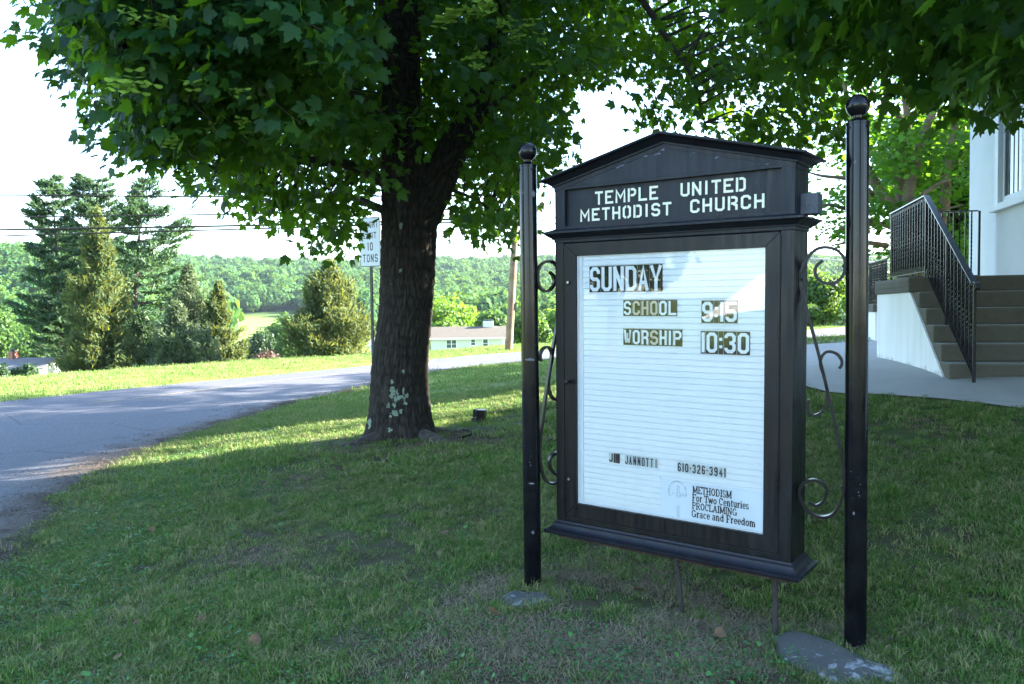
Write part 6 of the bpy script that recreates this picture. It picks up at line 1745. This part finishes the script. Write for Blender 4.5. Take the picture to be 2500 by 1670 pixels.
def tuft(n, rad_, h, w, lean=.6, seg=3):
    V, F, T_ = [], [], []
    for i in range(n):
        a = rng.uniform(0, 6.283); r_ = rad_ * math.sqrt(rng.random()); x, y = r_ * math.cos(a), r_ * math.sin(a)
        hh_ = h * rng.uniform(.45, 1.15); ww = w * rng.uniform(.6, 1.2); d = rng.uniform(0, 6.283); ln = lean * rng.uniform(.2, 1.3) * hh_
        dx, dy = math.cos(d), math.sin(d); o_ = rng.uniform(0, 6.283); sx_, sy_ = math.cos(o_) * ww / 2, math.sin(o_) * ww / 2; t = rng.random(); b_ = len(V)
        for s in range(seg):
            f = s / seg; V += [(x - sx_ * (1 - f * .5) + dx * ln * f * f, y - sy_ * (1 - f * .5) + dy * ln * f * f, hh_ * f), (x + sx_ * (1 - f * .5) + dx * ln * f * f, y + sy_ * (1 - f * .5) + dy * ln * f * f, hh_ * f)]; T_ += [t * (.6 + .4 * f)] * 2
        V.append((x + dx * ln, y + dy * ln, hh_ * (1 - .25 * lean))); T_.append(t)
        for s in range(seg - 1): q = b_ + s * 2; F += [(q, q + 1, q + 3), (q, q + 3, q + 2)]
        q = b_ + (seg - 1) * 2; F.append((q, q + 1, q + 2))
    me = mesh_np('tuft', np.array(V), np.array(F), {'tint': T_}); me.materials.append(GM); return me
TUFTS_N = [tuft(66, .080, .040, .0042, 1.0) for _ in range(7)] + [tuft(26, .05, .075, .0046, .8)]
TUFTS_M = [tuft(56, .15, .058, .0085, .85, 2) for _ in range(5)]
TUFTS_F = [tuft(60, .40, .080, .016, .8, 2) for _ in range(4)]
TP_ = np.array([tree.location.x, tree.location.y])
def lawn_ok(x, y, margin=0):
    ok = ~inside(ROADPOLY, x, y) & ~inside(WALKPOLY, x, y)
    for q in STP:
        c0 = q.mean(0); ok &= ~inside(c0 + (q - c0) * (1.02 if q is STP[0] else .86), x, y)
    ok &= ~((np.abs((x - SC0[0]) * QD[0] + (y - SC0[1]) * QD[1] - 4.0) < 4.2) & ((x - SC0[0]) * PD[0] + (y - SC0[1]) * PD[1] > -.1) & ((x - SC0[0]) * PD[0] + (y - SC0[1]) * PD[1] < 4.6))
    ok &= np.hypot(x - TP_[0], y - TP_[1]) > .42
    for pp_ in POSTS: ok &= np.hypot(x - pp_[0], y - pp_[1]) > .055
    return ok
def bare(x, y):
    """0 where soil shows, 1 where turf is dense"""
    d = .85 + .8 * vnoise(x * 1.3, y * 1.3, 0, 61) + .6 * vnoise(x * 3.5, y * 3.5, 0, 62)
    for cx, cy, r_, s in ((TP_[0] + .55, TP_[1] - .35, 1.0, 1.5), (TP_[0] - .7, TP_[1] - .4, .8, 1.0), (0.35, 4.15, .8, 1.1), (1.0, 3.8, .6, .9), (1.3, 3.3, .5, 1.2), (-.1, 3.6, .5, .6), (-1.7, 5.6, .5, 1.0), (-1.3, 5.2, .45, .9), (.25, 11.0, .6, 1.1), (-2.2, 7.4, .7, .8), (2.4, 7.0, .5, .5)):
        d = d - s * np.exp(-((x - cx) ** 2 + (y - cy) ** 2) / r_ ** 2)
    return np.clip(d, 0.0, 1)
def scatter(name, n, y0, y1, meshes, dens_pow, zmin, scl, xr=None, keep=None):
    y = np.sqrt(rng.uniform(y0 ** 2, y1 ** 2, n)); x = rng.uniform(-.72, .72, n) * y * (1 if xr is None else xr) ; x = x + 0
    ok = lawn_ok(x, y) & (rng.random(n) < (.12 + .88 * bare(x, y)))
    if keep is not None: ok &= keep(x, y)
    x, y = x[ok], y[ok]; N = len(x); z = z_ground(x, y) - .004; s = scl * rng.uniform(.65, 1.25, N)
    gn_scatter(name, np.stack([x, y, z], 1), np.stack([s, s, s * rng.uniform(.7, 1.2, N)], 1), np.stack([rng.normal(size=N) * .12, rng.normal(size=N) * .12, rng.uniform(0, 6.28, N)], 1), rng.integers(0, len(meshes), N), meshes, kind='stuff')
    print(name, N)
scatter('grass', 23000, 1.6, 8.0, TUFTS_N, 1, 0, 1.0)
scatter('grass', 22000, 7.6, 17, TUFTS_M, 1, 0, 1.1)
scatter('grass', 26000, 16.5, 64, TUFTS_F, 1, 0, 1.15)

# bleached dead grass where the turf is worn
DG = simple('dead_grass', (0.21, 0.170, 0.105), .9, var=.35, scale=1.5)
DT = []
for _ in range(4):
    q = tuft(46, .09, .030, .0042, 1.9); q.materials.clear(); q.materials.append(DG); DT.append(q)
pts_ = []
for cx, cy, sx_, sy_, n in ((.35, 4.0, .5, .45, 420), (1.15, 3.6, .5, .35, 360), (.5, 3.3, .7, .3, 260), (TP_[0] + .5, TP_[1] - .7, .8, .5, 300), (-1.4, 7.6, 1.2, .8, 260), (2.2, 3.4, .5, .4, 160), (-.8, 4.6, 1.1, .9, 260), (-2.5, 6.5, .9, 1.2, 160), (2.6, 6.4, .8, .8, 120)):
    pts_.append(np.stack([rng.normal(cx, sx_, n), rng.normal(cy, sy_, n)], 1))
dp = np.vstack(pts_); dp = dp[lawn_ok(dp[:, 0], dp[:, 1]) & (dp[:, 1] > 2.5) & (vnoise(dp[:, 0] * 2.2, dp[:, 1] * 2.2, 0, 71) > -.25)]; N = len(dp); s = rng.uniform(.7, 1.3, N)
gn_scatter('dead_grass', np.stack([dp[:, 0], dp[:, 1], z_ground(dp[:, 0], dp[:, 1])], 1), np.stack([s, s, s], 1), np.stack([0 * s, 0 * s, rng.uniform(0, 6, N)], 1), rng.integers(0, 4, N), DT, kind='stuff')

# taller ragged grass along the road edge
e_i = rng.integers(20, 300, 2600); t_ = rng.random(2600)
ex_ = NE_[e_i] * (1 - t_[:, None]) + NE_[e_i + 1] * t_[:, None]; tn = NE_[e_i + 1] - NE_[e_i]; tn /= np.linalg.norm(tn, axis=1, keepdims=True)
ex_ = ex_ + np.stack([tn[:, 1], -tn[:, 0]], 1) * rng.uniform(-.12, .35, 2600)[:, None]
s = rng.uniform(.9, 1.9, 2600)
gn_scatter('edge_grass', np.stack([ex_[:, 0], ex_[:, 1], zf(ex_[:, 0], ex_[:, 1])], 1), np.stack([s, s, s], 1), np.stack([0 * s, 0 * s, rng.uniform(0, 6, 2600)], 1), rng.integers(0, 8, 2600), TUFTS_N, kind='stuff')

# longer grass the mower missed, round posts, stones, conduits and trunk
rp = []
for pp_ in POSTS: 
    a = rng.uniform(0, 6.28, 26); r_ = rng.uniform(.055, .11, 26); rp.append(np.stack([pp_[0] + np.cos(a) * r_, pp_[1] + np.sin(a) * r_], 1))
for q in STP:
    m_ = 36 if q is STP[0] else 90; i_ = rng.integers(0, len(q), m_); t_ = rng.random((m_, 1)); e_ = q[i_] * (1 - t_) + q[(i_ + 1) % len(q)] * t_; c0 = q.mean(0); rp.append(c0 + (e_ - c0) * rng.uniform(1.04 if q is STP[0] else .92, 1.18, (m_, 1)))
a = rng.uniform(0, 6.28, 130); r_ = rng.uniform(.42, .62, 130); rp.append(np.stack([TP_[0] + np.cos(a) * r_, TP_[1] + np.sin(a) * r_], 1))
rp = np.vstack(rp); N = len(rp); s = rng.uniform(.8, 1.5, N)
gn_scatter('edge_grass', np.stack([rp[:, 0], rp[:, 1], z_ground(rp[:, 0], rp[:, 1])], 1), np.stack([s * .7, s * .7, s], 1), np.stack([0 * s, 0 * s, rng.uniform(0, 6, N)], 1), rng.integers(0, 8, N), TUFTS_N, kind='stuff')

# broad-leaved weeds and clover
WEED = foliage('weed_leaf', (0.022, 0.085, 0.030), (0.060, 0.180, 0.045), trans=.3, rough=.5, tr_col=(0.12, 0.35, 0.05))
def weed(n, rad_, size):
    p = np.stack([rng.normal(size=n) * rad_ * .5, rng.normal(size=n) * rad_ * .5, rng.uniform(.015, .06, n)], 1)
    nr = np.array([0, 0, 1.0]) + rng.normal(size=(n, 3)) * .45
    v, f = leaf_shape(0)
    v = v * np.array([.8, 1, 1])
    return leaves_mesh('weed', p, frames(nr, rng.normal(size=(n, 3))), size * rng.uniform(.6, 1.3, n), rng.random(n), (v, f))
WD = [weed(22, .10, .011) for _ in range(3)] + [weed(9, .08, .018) for _ in range(2)]
for q in WD: q.materials.append(WEED)
pts_ = []
for cx, cy, sx_, sy_, n in ((-3.0, 5.2, .35, .9, 420), (-3.6, 7.2, .5, 1.2, 520), (-2.1, 3.5, .7, .5, 200), (.15, 3.35, .5, .25, 150), (.75, 3.25, .3, .2, 70), (-1.0, 3.3, .6, .3, 90), (-3.9, 9.4, .5, 1.4, 420), (.9, 12.5, 1.4, 1.2, 260), (-3.2, 13.5, 1.2, 2.5, 500), (1.2, 3.6, .2, .15, 40), (-1, 6.5, 2, 2, 240)):
    n = int(n * .45)
    pts_.append(np.stack([rng.normal(cx, sx_, n), rng.normal(cy, sy_, n)], 1))
wp = np.vstack(pts_); wp = wp[lawn_ok(wp[:, 0], wp[:, 1]) & (wp[:, 1] > 2.5)]; N = len(wp); s = rng.uniform(.7, 1.4, N)
gn_scatter('weeds', np.stack([wp[:, 0], wp[:, 1], z_ground(wp[:, 0], wp[:, 1])], 1), np.stack([s, s, s], 1), np.stack([0 * s, 0 * s, rng.uniform(0, 6, N)], 1), rng.integers(0, 5, N), WD, kind='stuff')

# mulch and dead bits along the road edge and on bare soil
M['chip'] = simple('chip', (0.075, 0.055, 0.042), .9, var=.7, scale=.8)
def chips(n, rad_, L_):
    mb = MB()
    for i in range(n):
        a = rng.uniform(0, 6.28); x, y = rng.normal(size=2) * rad_; l = L_ * rng.uniform(.4, 1.4); w = .0035 * rng.uniform(.6, 1.6); dx, dy = math.cos(a) * l / 2, math.sin(a) * l / 2; z0, z1 = rng.uniform(.004, .014, 2)
        mb.add([(x - dx, y - dy, z0), (x + dx, y + dy, z1), (x + dx - dy * w / l * 2, y + dy + dx * w / l * 2, z1), (x - dx - dy * w / l * 2, y - dy + dx * w / l * 2, z0)], [(0, 1, 2, 3)])
        mb.add([(x - dx, y - dy, z0 + .003), (x + dx, y + dy, z1 + .003), (x, y + .002, (z0 + z1) / 2 + .007)], [(0, 1, 2)])
    me = bpy.data.meshes.new('chips'); me.from_pydata(mb.v, [], mb.f); me.update(); return me
CH = [chips(24, .09, .030) for _ in range(4)]
for q in CH: q.materials.append(M['chip'])
e_i = rng.integers(25, 140, 1500); off_ = rng.exponential(.30, 1500)
c1 = NE_[e_i]; c2 = FE_[e_i]; dv = c2 - c1; dv /= np.linalg.norm(dv, axis=1, keepdims=True); mp_ = c1 + dv * (off_[:, None] - .05) + rng.normal(size=(1500, 2)) * .08
bx_ = np.stack([rng.normal(TP_[0] + .6, .6, 260), rng.normal(TP_[1] - .5, .4, 260)], 1); bs_ = np.stack([rng.uniform(-3, 2.5, 500), rng.uniform(3, 9, 500)], 1)
bs_ = bs_[lawn_ok(bs_[:, 0], bs_[:, 1])]
ap = np.vstack([mp_, bx_, bs_]); N = len(ap)
gn_scatter('debris', np.stack([ap[:, 0], ap[:, 1], z_ground(ap[:, 0], ap[:, 1]) + np.where(np.arange(N) < 1500, .024, .0)], 1), np.ones((N, 3)), np.stack([0 * ap[:, 0], 0 * ap[:, 0], rng.uniform(0, 6, N)], 1), rng.integers(0, 4, N), CH, kind='stuff')

# single dead leaves on the lawn
M['dead_leaf'] = simple('dead_leaf', (0.12, 0.068, 0.032), .8, var=.5, scale=30)
v, f = leaf_shape(0); v = v.copy(); v[:, 2] = .35 * v[:, 0] ** 2 + .25 * (v[:, 1] - .5) ** 2
dl = mesh_np('dead_leaf', v * .055, f); dl.materials.append(M['dead_leaf'])
for u, v_, lab in [(340, 1510, 'brown curled leaf in the left foreground lawn, left one of a touching pair'), (352, 1516, 'brown curled leaf in the left foreground lawn, right one of a touching pair'), (290, 1595, 'dead leaf low in the left foreground below the touching pair'), (635, 1555, 'orange-brown dead leaf in the bottom centre lawn, left of its neighbour'),
        (722, 1560, 'dry brown leaf in the bottom centre lawn, between two others'), (700, 1240, 'small brown leaf halfway between the road edge and the maple trunk'), (380, 1290, 'small brown leaf in the lawn beside the left weeds'), (205, 1305, 'brown leaf in the weeds at the left road edge'), (100, 1570, 'dead leaf at the bottom left corner of the lawn'),
        (885, 1560, 'dead leaf lying in the lawn left of the flat stone of the left post'), (500, 1500, 'brown leaf in the middle of the left foreground lawn'), (330, 1180, 'tan leaf by the ragged grass of the road edge'), (1000, 1420, 'brown leaf in the lawn left of the left sign post'), (1090, 1300, 'brown leaf in the lawn between maple trunk and left sign post'),
        (560, 1370, 'brown leaf above the middle of the left foreground lawn'), (1770, 1540, 'brown dead leaf left of the large lichened stone, upper one'), (1815, 1562, 'brown dead leaf left of the large lichened stone, lower one'), (1545, 1435, 'pale dead leaf in the grass under the sign'), (1205, 1498, 'upright brown leaf beside the small flat stone'),
        (820, 1120, 'brown leaf on the lawn left of the maple roots')]:
    d = ray(u, v_); t = 3.0
    for _ in range(12):
        q = EYE + d * t; t = (Z(q[0], q[1]) + .05 - 1.55) / d[2]
    q = EYE + d * t
    o = link('dead_leaf', dl, None, None, (q[0], q[1], Z(q[0], q[1]) + .045), label=lab, cat='leaf', group='dead leaves on the lawn'); o.rotation_euler = (rng.normal() * .4, rng.normal() * .4, rng.uniform(0, 6)); o.scale = (rng.uniform(.7, 1.2),) * 3
# fallen twigs by the trunk
for pts, lab in (([(-.62, 9.9), (-.50, 9.65), (-.52, 9.4), (-.62, 9.25)], 'crooked fallen twig on the soil right of the maple trunk'),):
    mb = MB(); mb.tube(catmull([(x, y, Z(x, y) + .03) for x, y in pts], 4), .014, 7); mb.build('fallen_twig', M['bark'], smooth_sh=True, label=lab, cat='twig')

# ------------------------------------------------------------------ air
HZ = bpy.data.meshes.new('haze'); mb = MB(); mb.box(-3990, 3990, -1990, 5990, -600, 210); HZ.from_pydata(mb.v, [], mb.f)
mt = bpy.data.materials.new('haze'); mt.use_nodes = True; nt = mt.node_tree; nt.nodes.remove(nt.nodes['Principled BSDF'])
pv = nt.nodes.new('ShaderNodeVolumePrincipled'); pv.inputs['Color'].default_value = (0.62, 0.80, 1.0, 1); pv.inputs['Density'].default_value = 0.00005; pv.inputs['Anisotropy'].default_value = 0.2
nt.links.new(pv.outputs[0], nt.nodes['Material Output'].inputs['Volume'])
link('haze', HZ, mt, kind='stuff')
